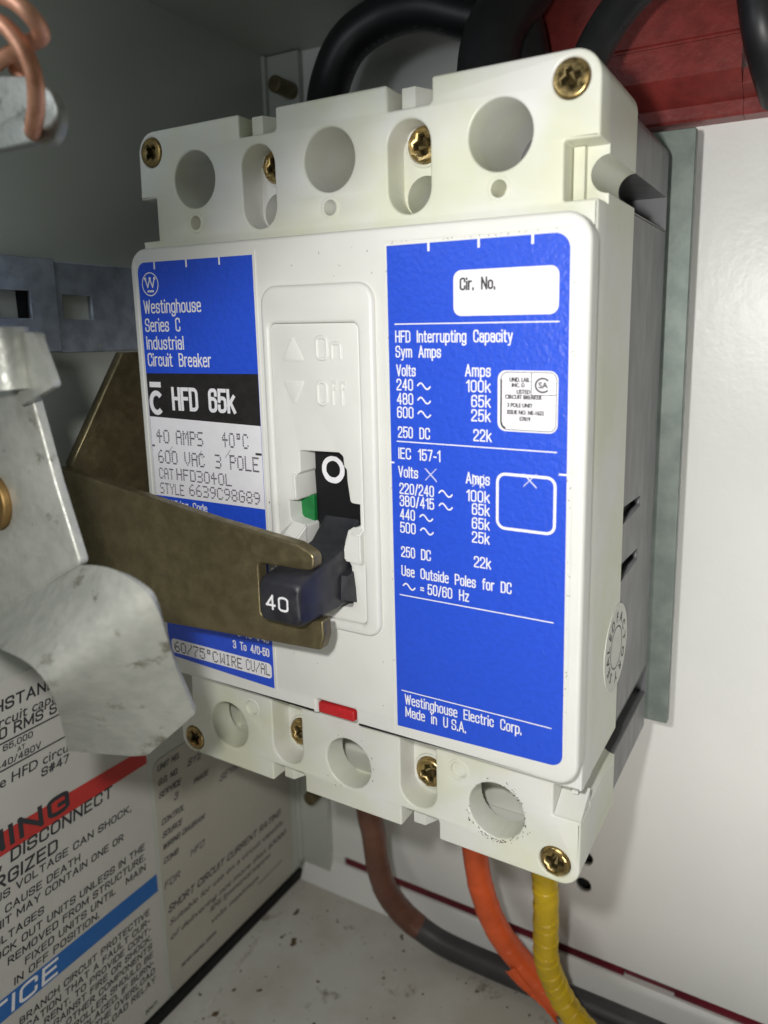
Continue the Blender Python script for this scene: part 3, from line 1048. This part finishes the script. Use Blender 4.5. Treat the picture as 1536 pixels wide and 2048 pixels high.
# pocket ribs
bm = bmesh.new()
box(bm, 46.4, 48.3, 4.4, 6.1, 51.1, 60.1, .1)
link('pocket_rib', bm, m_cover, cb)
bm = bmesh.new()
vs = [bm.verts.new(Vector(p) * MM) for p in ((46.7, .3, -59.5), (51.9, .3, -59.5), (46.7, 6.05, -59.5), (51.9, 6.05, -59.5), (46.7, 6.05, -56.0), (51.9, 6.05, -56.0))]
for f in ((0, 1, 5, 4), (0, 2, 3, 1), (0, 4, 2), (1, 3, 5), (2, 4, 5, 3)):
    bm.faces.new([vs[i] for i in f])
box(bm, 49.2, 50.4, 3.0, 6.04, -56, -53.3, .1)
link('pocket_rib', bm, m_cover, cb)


# dark base with side grooves
def base_outline():
    w = 51.7
    P = [(-w, -70.2, 2), (w, -70.2, 2.5)]
    for zc in (-55.7, 55.7):
        P += [(w, zc - 3.5, .3), (w - 9, zc - 3.5), (w - 9, zc + 3.5), (w, zc + 3.5, .3)]
        if zc < 0:
            P += [(w, -51.8), (49.6, -51.8), (49.6, 51.8), (w, 51.8)]
    P += [(w, 70.6, 3), (-w, 70.6, 2)]
    return rounded(P)


bm = bmesh.new()
slab(bm, base_outline(), [], 24.05, 55.3)
slab(bm, rounded([(-51.7, -70.2, 2), (51.7, -70.2, 2.5), (51.7, 70.6, 3), (-51.7, 70.6, 2)]), [], 62.9, 55.31, FRONT, cut=[(1.7, 62.9), (1.5, 60), (.4, 55.6)])
o = link('base', bm, m_base, cb)
for p in o.data.polygons:
    p.use_smooth = len(p.vertices) == 4
o.data.set_sharp_from_angle(angle=R(40))
bm = bmesh.new()
slotA = [(24.0, -51.7), (55.2, -51.7), (55.2, 51.7), (24.05, 51.7), (24.05, -5.0), (40.4, -5.6), (40.4, -7.9), (24.05, -8.6), (24.05, -16.9), (39.6, -17.5), (39.6, -20.0), (24.05, -20.8)]
slab(bm, slotA, [], 51.7, 49.65, SIDE, 0.12, 2)
o = link('base_side', bm, m_base, cb)
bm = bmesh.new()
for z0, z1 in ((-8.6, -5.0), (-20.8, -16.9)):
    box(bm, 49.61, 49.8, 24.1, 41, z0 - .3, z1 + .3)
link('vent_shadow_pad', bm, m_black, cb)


# screws
def cross(x, z, r, w, ang):
    P = []
    for k in range(4):
        a = R(ang + 90 * k)
        ca, sa = math.cos(a), math.sin(a)
        for u, v in ((w * 1.15, -w * 1.15), (r, -w * .72), (r, w * .72)):
            P.append((x + u * ca - v * sa, z + u * sa + v * ca))
    return P


def screw(x, z, r, y, ang, dome, par=cb):
    bm = bmesh.new()
    rings = []
    n = 32
    c = cross(x, z, r * .52, r * .17, ang)
    slab(bm, circle(x, z, r, n), [c], y, y + 1.6, FRONT, dome, 4, back=False)
    # recess floor sloping to a point
    vs = [bm.verts.new(Vector((x + (px - x) * .92, y + 1.55, z + (pz - z) * .92)) * MM) for px, pz in c]
    ctr = bm.verts.new(Vector((x, y + 2.5, z)) * MM)
    for i in range(len(vs)):
        bm.faces.new((vs[i], vs[(i + 1) % len(vs)], ctr)).material_index = 1
    cset = [(px, pz) for px, pz in c]
    for f in bm.faces:
        if len(f.verts) == 4 and all((Vector((v.co.x / MM - x, v.co.z / MM - z)).length < r * .75) for v in f.verts):
            f.material_index = 1
    o = link('screw', bm, m_screw, par)
    o.data.materials.append(m_recess)
    for p in o.data.polygons:
        p.use_smooth = len(p.vertices) == 4
    o.data.set_sharp_from_angle(angle=R(50))
    return o


for x, z, a, dm in ((-47.3, 69.4, 40, .35), (47.1, 69.4, 18, .35), (-47.2, -69.4, 35, .7), (47.1, -69.4, 82, .9)):
    screw(x, z, 3.0, -.2, a, dm)
for x, z, a in ((-17.2, 64.2, 20), (17.6, 64.2, 10), (-17.2, -62.6, 50), (17.3, -62.6, 15)):
    screw(x, z, 3.3, 4.6, a, 1.0)
    bm = bmesh.new()
    slab(bm, circle(x, z, 4.0, 32), [circle(x, z, 3.4, 32)], 5.5, 6.2, FRONT, .3, 2)
    link('screw_seat', bm, m_cover, cb, 40)

# scuffs round the lower right bore
bm = bmesh.new()
rnd = random.Random(4)
for cx_, cz_, n_ in ((34.9, -62.6, 80), (-.2, -62.7, 12)):
    for i in range(n_):
        a = rnd.choice((rnd.gauss(1.0, .35), rnd.gauss(-2.1, .55), rnd.gauss(-1.6, .4), rnd.gauss(-.3, .3)))
        rr = 5.9 + abs(rnd.gauss(0, .6))
        l = rnd.uniform(.1, .5)
        t = a + math.pi / 2 + rnd.gauss(0, .5)
        p = (cx_ + rr * math.cos(a), cz_ + rr * math.sin(a))
        ribbon(bm, [p, (p[0] + l * math.cos(t), p[1] + l * math.sin(t))], rnd.uniform(.07, .24), -.012)
link('scuff_marks', bm, m_scuff, cb)

# raised face plate
plate_out = rounded([(-52.7, -50.4, 2.5), (-5.4, -50.4, .3), (-5.4, -47.2, .3), (4.6, -47.2, .3), (4.6, -50.6, .3), (52.2, -50.6, 4.5), (52.2, 49.0, 4.5), (-52.7, 49.0, 4.5)])
bez_hole = rect(-13.9, 10.9, -28.6, 38.6, 3)
bm = bmesh.new()
slab(bm, plate_out, [bez_hole], -3.5, .3, FRONT, .8, 4)
fp = link('face_plate', bm, m_bezel, cb)
for p in fp.data.polygons:
    p.use_smooth = len(p.vertices) == 4
fp.data.set_sharp_from_angle(angle=R(40))
bm = bmesh.new()     # raised rims beside the label panels
for L in ([(-16.4, -49), (-16.4, 46.8)], ):
    pass
box(bm, -16.55, -16.15, -3.66, -3.4, -48.5, 47.0, .1)
box(bm, 13.9, 14.3, -3.66, -3.4, -48.8, 46.6, .1)
box(bm, 13.9, 49.0, -3.62, -3.4, 46.25, 46.55, .1)
box(bm, 49.75, 50.05, -3.62, -3.4, -46.5, 46.2, .1)
box(bm, -51.2, -50.85, -3.62, -3.4, -46.0, 46.2, .1)
link('panel_rim', bm, m_bezel, cb)

# operator bezel
bz = slab_obj('toggle_bezel', rounded([(-14.7, -29.6, 3.2), (11.9, -29.6, 3.2), (11.9, 39.6, 3.6), (-14.7, 39.6, 3.6)]),
              [rounded([(-12.8, -27.3, 1.2), (8.6, -27.3, 1.2), (8.4, 32.3, 1.4), (-12.8, 32.3, 1.4)])], -4.7, -.2, m_bezel, cb, FRONT, .8, 4)
open_poly = rounded([(-7.0, -25, 1), (5.3, -24.2, .8), (5.2, -15.6, .8), (3.9, -13.4, .8), (3.7, -11.0, .8), (4.6, -8.2, .5), (7.6, -7.0), (7.6, -2.7), (5.4, -2.6, .8),
                     (4.8, 1.6), (4.7, 4.0, .4), (4.1, 4.6, .4), (4.0, 6.6, 1), (3.0, 7.3, .6), (-6.6, 7.1, .5), (-6.6, 2.6, .5), (-7.6, 2.0, .3), (-7.4, -3.3, .6), (-9.9, -3.6, .3), (-9.7, -7.8, 1), (-6.0, -8.6, .6)])
bm = bmesh.new()
slab(bm, rounded([(-12.75, -27.25, 1.2), (8.55, -27.25, 1.2), (8.35, 32.25, 1.4), (-12.75, 32.25, 1.4)]), [open_poly], -4.1, 1.9, FRONT, .22, 3)
fpn = link('toggle_panel', bm, m_bezel, cb)
for p in fpn.data.polygons:
    p.use_smooth = len(p.vertices) == 4
fpn.data.set_sharp_from_angle(angle=R(40))
# embossed On / Off lettering and arrows
bm = bmesh.new()
for P in ([(-10.2, 24.9, .5), (-4.3, 24.9, .5), (-7.2, 30.0, .5)], [(-10.2, 21.2, .5), (-7.4, 16.0, .5), (-4.5, 21.2, .5)]):
    slab(bm, rounded(P), [], -4.26, -3.9, FRONT, .16, 2)
link('arrow_emboss', bm, m_bezel, fpn, 50)


def emboss(s, x0, x1, z, h, name):
    bm = bmesh.new()
    for q in strokes(s, x0, x1, z, h):
        tube(bm, [Vector((x, -4.0, zz)) for x, zz in q], .42, 10)
    return link(name, bm, m_bezel, fpn, 60)


emboss('On', -1.4, 4.2, 25.4, 4.2, 'on_emboss')
emboss('Off', -1.5, 5.0, 16.6, 4.4, 'off_emboss')


# guard blocks either side of the toggle
def guard(name, pts_back, pts_front, y0, y1):
    bm = bmesh.new()
    a = [bm.verts.new(Vector((x, y0, z)) * MM) for x, z in pts_back]
    b = [bm.verts.new(Vector((x, y1, z)) * MM) for x, z in pts_front]
    n = len(a)
    for i in range(n):
        bm.faces.new((a[i], a[(i + 1) % n], b[(i + 1) % n], b[i]))
    bm.faces.new(b)
    bm.faces.new(a[::-1])
    bmesh.ops.bevel(bm, geom=list(bm.edges), offset=.28 * MM, segments=2, affect='EDGES')
    return link(name, bm, m_bezel, cb, 35)


guard('guard_block', [(-12.6, -23), (-5.9, -23), (-5.6, -8.2), (-9, -7.6), (-12.6, -10.6)], [(-12.2, -22), (-6.3, -22), (-6.3, -11.0), (-9.0, -9.9), (-12.2, -12.4)], -3.9, -7.0)
guard('guard_block', [(3.6, -14.6), (8.4, -15.0), (8.4, -7.3), (5.6, -7.2), (3.6, -11.5)], [(4.6, -14.0), (8.3, -14.4), (8.3, -8.4), (6.0, -8.4), (4.6, -11.4)], -3.9, -5.6)
guard('guard_block', [(-8.7, -3.2), (-7.3, -3.3), (-7.4, 2.2), (-8.7, 2.4)], [(-8.6, -2.8), (-7.5, -2.9), (-7.6, 1.9), (-8.6, 2.0)], -3.9, -5.0)

# slider, flag and ring
bm = bmesh.new()
box(bm, -6.5, 6.3, .6, 2, -24.5, 7.6, .2)
box(bm, -12.4, 8.5, 2.2, 4, -26, 7.9, .2)
link('toggle_slider', bm, m_black, cb)
bm = bmesh.new()
box(bm, -12.3, -6.55, -.2, 1.5, -15.5, -3.0, .2)
box(bm, 6.4, 8.5, -.2, 1.5, -12, 0, .2)
link('green_flag', bm, m_green, cb)
bm = bmesh.new()
sheet(bm, circle(-1.9, 2.7, 2.85, 40, .05), .56, FRONT, [circle(-1.9, 2.8, 1.75, 36, .05)[::-1]])
link('white_ring', bm, m_white, cb)

# toggle handle
bm = bmesh.new()
secs = []


def hsec(y, x0, x1, z0, z1, r):
    return [bm.verts.new(Vector((x, y, z)) * MM) for x, z in rounded([(x0, z0, r), (x1, z0, r), (x1, z1, r), (x0, z1, r)])]


def rr(x0, x1, z0, z1, r, n=5):
    out = []
    for cx, cz, a0 in ((x1 - r, z0 + r, -90), (x1 - r, z1 - r, 0), (x0 + r, z1 - r, 90), (x0 + r, z0 + r, 180)):
        for j in range(n):
            a = R(a0 + 90 * j / (n - 1))
            out.append((cx + r * math.cos(a), cz + r * math.sin(a)))
    return out


for y, x0, x1, z0, z1, r, tilt in ((-20.6, -3.9, 4.4, -21.7, -15.2, 1.2, .05), (-20.2, -4.5, 4.9, -22.4, -14.6, 1.4, .05), (-19.2, -4.8, 5.1, -22.8, -14.1, 1.2, .05), (-12, -4.8, 5.0, -23.0, -12.9, .9, .04), (-4, -4.7, 4.4, -23.4, -11.3, .7, 0), (-1, -4.7, 4.2, -23.6, -8.8, .6, 0), (.6, -4.7, 4.2, -23.6, -7.2, .6, 0)):
    ring = [bm.verts.new(Vector((x, y + tilt * 0, z)) * MM) for x, z in rr(x0, x1, z0, z1, r)]
    secs.append(ring)
for a, b in zip(secs, secs[1:]):
    n = len(a)
    for i in range(n):
        bm.faces.new((a[i], a[(i + 1) % n], b[(i + 1) % n], b[i]))
bm.faces.new(secs[0])
bm.faces.new(secs[-1][::-1])
hd = link('toggle_handle', bm, m_handle, cb, 38)
bm = bmesh.new()   # stop fin on its right flank
vs = [bm.verts.new(Vector(p) * MM) for p in ((4.3, -7.0, -16.6), (4.3, -1.0, -15.6), (4.3, -1.0, -24.0), (4.3, -7.4, -21.8), (5.8, -6.4, -16.9), (5.6, -1.0, -16.2), (6.6, -1.0, -24.2), (6.0, -6.8, -21.8))]
for f in ((0, 1, 2, 3), (4, 5, 6, 7), (0, 1, 5, 4), (1, 2, 6, 5), (2, 3, 7, 6), (3, 0, 4, 7)):
    bm.faces.new([vs[i] for i in f])
link('stop_fin', bm, m_handle, hd)
bm = bmesh.new()
ctext(bm, '4', -2.75, -.45, -20.0, 2.9, -20.64, .42)
ctext(bm, '0', .15, 2.55, -20.0, 2.9, -20.64, .42)
link('number', bm, m_white, hd)
bm = bmesh.new()
for a, b, c in (((4.55, -1.6), -9.5, None), ):
    pass
link('scratch', bm, m_ink, hd) if False else bm.free()

# red trip button
bm = bmesh.new()
box(bm, -4.95, 4.25, -3.6, .2, -49.9, -47.55, .3)
link('trip_button', bm, m_red, cb, 40)

# ---------------------------------------------------------------- left nameplate
Y0 = -3.56
lp = slab_obj('left_nameplate', rounded([(-49.6, -46.1, 2.0), (-17.0, -47.3), (-17.0, 45.9), (-50.2, 46.0, 2.2)]), [], Y0, -3.45, m_blue, cb)
Y1, Y2, Y3 = Y0 - .02, Y0 - .045, Y0 - .06
bm = bmesh.new()
sheet(bm, [(-49.9, 12.0), (-17.02, 11.4), (-17.02, 22.2), (-50.0, 21.8)], Y1)
link('black_band', bm, m_blackink, lp)
bm = bmesh.new()
sheet(bm, [(-49.8, -6.4), (-17.02, -6.4), (-17.02, 11.4), (-49.9, 12.0)], Y1)
link('white_band', bm, m_white, lp)
bm = bmesh.new()
sheet(bm, rect(-48.6, -17.5, -45.2, -41.6, 1), Y1)
link('wire_band', bm, m_white, lp)
bm = bmesh.new()
for s, x1, z in (('Westinghouse', -31.7, 35.0), ('Series  C', -38.2, 31.0), ('Industrial', -37.5, 27.1), ('Circuit  Breaker', -29.8, 23.4)):
    ctext(bm, s, -49.1, x1, z, 2.95, Y2, .34)
ctext(bm, 'HFD  65k', -42.4, -23.6, 13.7, 5.2, Y2, .80)
link('white_lettering', bm, m_white, lp)
bm = bmesh.new()
ribbon(bm, [(-49.2, 19.3), (-45.6, 19.3)], 1.2, Y2)
ribbon(bm, [(-47.3 + 1.75 * math.cos(R(a)), 15.2 + 2.2 * math.sin(R(a))) for a in range(40, 325, 12)], 1.15, Y2)
link('series_emblem', bm, m_white, lp)
bm = bmesh.new()
ribbon(bm, [(-46.5 + 2.45 * math.cos(R(a)), 41.3 + 2.45 * math.sin(R(a))) for a in range(0, 360, 10)], .24, Y2, closed=True)
wpts = [(-47.9, 42.4), (-47.25, 40.7), (-46.5, 42.4), (-45.75, 40.7), (-45.1, 42.4)]
pen(bm, [wpts], .34, Y2 - .03)
for x in (-47.95, -46.5, -45.05):
    sheet(bm, circle(x, 42.5, .36, 16), Y3)
ribbon(bm, [(-47.5, 39.8), (-45.5, 39.8)], .42, Y2)
link('maker_emblem', bm, m_white, lp)
bm = bmesh.new()
for x in (-44.8, -35.2, -25.8):
    ribbon(bm, [(x, 46.0), (x, 44.4)], .45, Y2)
ctext(bm, 'Wiring  Code', -45, -33.8, -8.9, 1.8, Y2, .26)
ctext(bm, '6  To  4-45', -27.0, -17.8, -36.9, 1.9, Y2, .28)
ctext(bm, '3  To  4/0-50', -28.6, -17.9, -40.1, 2.0, Y2, .30)
link('white_lettering', bm, m_white, lp)
bm = bmesh.new()
dots(bm, '40', -48.2, -44.1, 6.0, 3.0, Y2)
dots(bm, 'AMPS', -42.0, -33.7, 6.0, 3.1, Y2)
dots(bm, '40oC', -28.0, -20.6, 6.3, 3.1, Y2)
dots(bm, '600', -48.2, -42.0, 1.3, 3.0, Y2)
dots(bm, 'VAC', -39.8, -33.6, 1.3, 3.0, Y2)
dots(bm, '3', -30.5, -28.7, 1.4, 3.0, Y2)
dots(bm, 'POLE', -26.2, -18.0, 1.5, 3.1, Y2)
dots(bm, 'CAT', -48.3, -43.6, -2.4, 2.5, Y2)
dots(bm, 'HFD3040L', -42.7, -26.0, -2.3, 2.6, Y2)
dots(bm, 'STYLE', -48.3, -40.6, -5.9, 2.5, Y2)
dots(bm, '6639C98G89', -39.0, -18.2, -5.6, 2.6, Y2)
link('dot_lettering', bm, m_ink, lp)
bm = bmesh.new()
dots(bm, '60/75oC', -47.6, -33.5, -44.9, 2.6, Y2)
dots(bm, 'WIRE', -32.9, -26.2, -44.8, 2.5, Y2)
dots(bm, 'CU/AL', -25.0, -18.0, -44.6, 2.5, Y2)
link('dot_lettering', bm, m_darkink, lp)
bm = bmesh.new()
for x, z in ((-44, 4.6), (-35, 4.2), (-26.5, 4.9)):
    ribbon(bm, [(x - .9, z - .9), (x + .7, z + .9)], .09, Y3)
    ribbon(bm, [(x - .1, z + .1), (x + .9, z - .9)], .07, Y3 - .004)
ribbon(bm, [(-49.8, 5.3), (-49.0, 5.3)], .4, Y2)
ribbon(bm, [(-18.8, 5.4), (-17.1, 5.4)], .5, Y2)
link('pen_marks', bm, m_darkink, lp)

# ---------------------------------------------------------------- right nameplate
rp = slab_obj('right_nameplate', rounded([(14.9, -47.7), (49.3, -46.9, 2.2), (48.7, 45.7, 2.6), (14.6, 45.6)]), [], Y0, -3.45, m_blue, cb)
bm = bmesh.new()
sheet(bm, rect(28.0, 47.0, 33.0, 40.7, 1.5), Y1)
link('circuit_number_box', bm, m_white, rp)
bm = bmesh.new()
sheet(bm, rect(36.4, 47.2, 13.4, 23.8, 1.5), Y1)
link('approval_box', bm, m_white, rp)
bm = bmesh.new()
for z in (31.8, 10.3, -19.8, -39.8):
    for a, b in ((16.0, 24.0), (24.05, 38), (38.04, 47.2)):
        ribbon(bm, [(a, z), (b, z)], .21, Y2)
ribbon(bm, rect(36.45, 47.0, -3.9, 5.85, 1.5), .52, Y2, closed=True)
for x in (23.2, 32.8, 42.4):
    ribbon(bm, [(x, 45.7), (x, 44.2)], .45, Y2)
ribbon(bm, [(47.6, 6.6), (49.1, 6.6)], .32, Y2)
ribbon(bm, [(14.4, 6.2), (15.4, 6.2)], .32, Y2)


def R_(s, x0, x1, z, h=2.15):
    ctext(bm, s, x0, x1, z, h, Y2, .255)


R_('HFD  Interrupting  Capacity', 16.1, 39.1, 28.5)
R_('Sym  Amps', 16.1, 25.5, 25.8)
for z, a, w, b in ((19.8, '240', 3.5, '100k'), (17.2, '480', 3.5, '65k'), (14.7, '600', 3.5, '25k')):
    R_(a, 16.2, 16.2 + w, z)
    R_(b, 35.1 - (4.7 if len(b) == 4 else 3.7), 35.1, z + .1)
    sine(bm, 20.6, z + .9, 2.7, 1.1, .28, Y2)
R_('Volts', 16.2, 20.3, 22.4)
R_('Amps', 30.2, 35.1, 22.6)
R_('250  DC', 16.3, 23.1, 11.0)
R_('22k', 31.8, 35.3, 11.3)
R_('IEC  157-1', 16.3, 25.2, 7.0)
R_('Volts', 16.2, 20.5, 3.5)
R_('Amps', 30.3, 35.0, 3.5)
for z, a, x1, b in ((.3, '220/240', 23.8, '100k'), (-2.1, '380/415', 23.8, '65k'), (-4.7, '440', 19.7, '65k'), (-7.3, '500', 19.8, '25k')):
    R_(a, 16.4, x1, z)
    R_(b, 35.0 - (4.6 if len(b) == 4 else 3.5), 35.0, z)
    sine(bm, x1 + 1.0, z + .9, 2.8, 1.1, .28, Y2)
R_('250  DC', 16.5, 23.0, -12.1)
R_('22k', 31.9, 35.3, -11.9)
R_('Use  Outside  Poles  for  DC', 16.5, 39.3, -15.9)
sine(bm, 16.8, -17.9, 2.7, 1.1, .28, Y2)
R_('= 50/60  Hz', 20.6, 30.9, -18.8)
R_('Westinghouse  Electric  Corp.', 16.7, 41.5, -42.6, 2.2)
R_('Made  in  U S.A.', 16.8, 30.2, -45.3, 2.2)
# scratched crosses
for x, z in ((23.2, 4.5), (32.8, 4.2), (42.5, 5.1)):
    for k in range(3):
        j = k * .12
        ribbon(bm, [(x - 1.3 + j, z + 1.1), (x + 1.2, z - 1.3 + j)], .06, Y3 - k * .002)
    for k in range(2):
        ribbon(bm, [(x - 1.2, z - 1.2 + k * .15), (x + 1.2 - k * .1, z + 1.2)], .06, Y3 - .01 - k * .002)
link('white_lettering', bm, m_white, rp)
bm = bmesh.new()
ctext(bm, 'Cir.  No.', 29.2, 35.9, 37.3, 2.15, Y2, .33)
ribbon(bm, rect(37.0, 46.9, 13.7, 23.5, 1.2), .12, Y2, closed=True)
ribbon(bm, [(37.05, 22.3), (37.05, 15.0), (37.3, 14.3), (37.9, 13.9)], .3, Y2)
for s, a, b, z, h in (('UND. LAB.', 38.6, 42.2, 21.9, .72), ('INC. \u00ae', 39.0, 41.3, 21.0, .65), ('LISTED', 39.9, 42.3, 19.9, .68), ('CIRCUIT BREAKER', 37.8, 44.4, 19.0, .68),
                      ('3 POLE UNIT', 38.2, 42.8, 17.6, .68), ('ISSUE NO. NE-1622', 38.2, 44.8, 16.4, .68), ('E7819', 40.5, 42.4, 15.3, .68)):
    text(bm, s, a, b, z, h, Y2, bold=.022, thick=.07)
ribbon(bm, [(42.5, 23.4), (42.5, 19.7), (46.8, 19.8)], .13, Y2)
ribbon(bm, [(44.5 + 1.25 * math.cos(R(a)), 21.4 + 1.15 * math.sin(R(a))) for a in range(40, 322, 12)], .3, Y2)
text(bm, 'SA', 43.75, 45.45, 20.95, .95, Y2, bold=.03)
link('dark_lettering', bm, m_darkink, rp)

bm = bmesh.new()
rnd = random.Random(12)
for i in range(70):
    e = rnd.random()
    if e < .45:
        x, z = 49.55 + rnd.gauss(0, .16), rnd.uniform(-46, 46)
    elif e < .7:
        x, z = rnd.uniform(15, 48), 46.05 + rnd.gauss(0, .08)
    elif e < .85:
        x, z = 14.45 + rnd.gauss(0, .08), rnd.uniform(-46, 44)
    else:
        x, z = rnd.uniform(-15, 13), rnd.choice((rnd.uniform(-46, -31), rnd.uniform(40.5, 46)))
    l = rnd.uniform(.08, .38)
    a = rnd.choice((0, math.pi / 2)) + rnd.gauss(0, .3)
    ribbon(bm, [(x, z), (x + l * math.cos(a), z + l * math.sin(a))], rnd.uniform(.06, .15), -3.63)
link('ink_flecks', bm, m_scuff, cb)

# ---------------------------------------------------------------- round paper seal on the side
sc = (21.6, -33.5)
sl = slab_obj('paper_seal', circle(sc[0], sc[1], 9.0, 48), [], 52.14, 51.9, m_seal, cb, SIDE)
bm = bmesh.new()
ribbon(bm, [(sc[0] + 4.4 * math.cos(R(a)), sc[1] + 4.4 * math.sin(R(a))) for a in range(0, 360, 12)], .28, 52.17, SIDE, closed=True)
for s, a0, a1 in (('SEALED', 232, 118), ('FACTORY', 88, -88)):
    for i, ch in enumerate(s):
        a = R(a0 + (a1 - a0) * i / (len(s) - 1))
        V, F = glyphs(ch, 0, .02)
        xm = (max(v[0] for v in V) + min(v[0] for v in V)) / 2
        ux, uz = math.sin(a), -math.cos(a)
        px, pz = math.cos(a), math.sin(a)
        vs = []
        for x, y in V:
            q = (x - xm) * 2.9
            w = 5.4 + y * 2.9
            vs.append(bm.verts.new(Vector((52.18, sc[0] + px * w + ux * q, sc[1] + pz * w + uz * q)) * MM))
        for f in F:
            bm.faces.new([vs[k] for k in f])
link('seal_lettering', bm, m_darkink, sl)

# ================================================================== OPERATING LEVER
lv = empty('operating_lever', 'bent bronze steel lever forked over the black toggle', 'lever')
bm = bmesh.new()
fork = rounded([(-68.6, .7, .6), (-20, -6.3), (0.5, -8.6, 2), (4.6, -10.2, 1.7), (4.4, -13.4, 1.7), (0.5, -13.8, .5), (-9.2, -13.7, .8), (-9.2, -24.6, .8), (6.0, -22.9, .5), (6.2, -26.0), (5.2, -29.0, .8), (-35, -31.2), (-64.5, -32.5, 1)])
slab(bm, fork, [], -15.2, -12.8, FRONT, .55, 4)
o = link('fork_plate', bm, m_lever, lv)
for p in o.data.polygons:
    p.use_smooth = len(p.vertices) == 4
o.data.set_sharp_from_angle(angle=R(40))
bm = bmesh.new()
slab(bm, rounded([(-12.7, 1.4), (3.6, 26.2, .5), (45, 26.2, .5), (45, -30, .5), (-12.7, -30)]), [], -66.2, -68.6, SIDE, .4, 3)
link('side_plate', bm, m_lever, lv)
bm = bmesh.new()
ribbon(bm, [(-37.6 + 2.6 * math.cos(R(a)), -15.4 + 2.2 * math.sin(R(a))) for a in range(110, 320, 15)], .35, -15.23)
link('punch_mark', bm, m_lever, lv)

# ================================================================== FOREGROUND HARDWARE
gb = empty('galvanised_bracket', 'blurred galvanised steel bracket with a curled lip at the left edge of the photo', 'bracket')
bm = bmesh.new()
pl = rounded([(-60, -28), (-34.5, -16.0), (-13.4, -4.3, 1), (-17.5, 8), (-21.0, 21.0, 1.5), (-18.0, 30.8, 1), (-60, 33)])
slab(bm, pl, [circle(-34.4, 3.4, 4.9, 40)], -50, -48.4, FRONT, .4, 3)
link('flange', bm, m_galv, gb, 45)
bm = bmesh.new()
slab(bm, circle(-34.4, 3.4, 4.8, 40), [circle(-34.4, 3.4, 2.4, 30)], -51.2, -47, FRONT, .4, 3)
link('bushing', bm, m_brass, gb, 45)
bm = bmesh.new()      # curled lip
A = spline([(-14.54, -49.4, -4.86), (-7.91, -51.0, -3.49), (-1.56, -52.5, -2.93), (4.03, -53.0, -4.42), (5.52, -52.0, -7.6), (4.12, -49.5, -13.34), (1.73, -46.0, -20.65), (0.29, -42.0, -29.91)], 5)
B = spline([(-45.79, -50.2, -21.53), (-34.48, -54.0, -19.91), (-25.0, -57.0, -17.8), (-13.16, -60.0, -16.29), (-9.28, -60.0, -18.51), (-12.27, -57.0, -24.19), (-17.61, -53.0, -30.92), (-23.0, -49.0, -39.21)], 5)
tip = Vector([-9.4, -44.5, -38.91])
NW = 10
K = len(A) - 1
g0 = []
for i, (a, b) in enumerate(zip(A, B)):
    f = max(0.0, (i - K * .45) / (K * .55)) ** 2
    mid = A[K].lerp(B[K], .42)
    bend = (tip - mid) * f
    g0.append([a.lerp(b, j / NW) + bend * (min(j / NW / .42, (1 - j / NW) / .58)) for j in range(NW + 1)])
gv = [[bm.verts.new(p * MM) for p in row] for row in g0]
for i in range(K):
    for j in range(NW):
        bm.faces.new((gv[i][j], gv[i + 1][j], gv[i + 1][j + 1], gv[i][j + 1]))
bmesh.ops.recalc_face_normals(bm, faces=bm.faces)
bmesh.ops.solidify(bm, geom=list(bm.faces), thickness=1.3 * MM)
link('curled_lip', bm, m_galv, gb, 40)
bm = bmesh.new()
tube(bm, [Vector((-22.0, -53, 22.5)), Vector((-22.3, -53, 27)), Vector((-22.6, -53, 31.5))], 4.0, 28)
link('stud', bm, m_galv, gb, 40)
bm = bmesh.new()
slab(bm, rounded([(-21, 20, .5), (-12.4, 23.2, .8), (-15.6, 30.8, .8), (-21, 31.2, .5)]), [], -50.6, -52.0, FRONT, .2, 2)
link('spring_clip', bm, m_galv, gb, 45)

bm = bmesh.new()
slab(bm, rounded([(-45, 57.5), (-17, 57.6), (-12.6, 56.6, 3), (-9.8, 60, 3.0), (-11.6, 63.8, 3.0), (-16, 66.4, 3), (-45, 71.5)]), [circle(-16.4, 58.9 + 1.2, 1.7, 24)], -48.6, -47.2, FRONT, .35, 3)
tb = link('metal_tab', bm, m_galv, None, 45)
tag(tb, 'rounded grey metal tab with the copper wire hooked through it', 'metal tab')
bm = bmesh.new()
cw = spline([(-46, -52, 75), (-30, -53.5, 77.0), (-18.5, -54, 76.0), (-11.2, -53.6, 73.6), (-8.4, -52.6, 71.2), (-9.6, -50.6, 69.9), (-14.5, -49.2, 70.1), (-20.5, -48.8, 69.6), (-28, -49.2, 68.2), (-32, -51.5, 70.5), (-27, -53.5, 72.8), (-19.5, -54.0, 72.6), (-13.4, -53.6, 71.0), (-10.8, -52.8, 68.0), (-10.0, -52.0, 64.6), (-11.1, -51.3, 61.2), (-13.4, -50.4, 59.0), (-15.8, -48.9, 58.8), (-17.2, -46.6, 60.0), (-17.8, -45.6, 62.5), (-19.0, -46, 66), (-22, -46.4, 69)], 8)
tube(bm, cw, 1.12, 16)
o = link('copper_wire', bm, m_copper, None, 60)
tag(o, 'bare copper wire twisted into a loop, blurred close to the lens', 'wire')
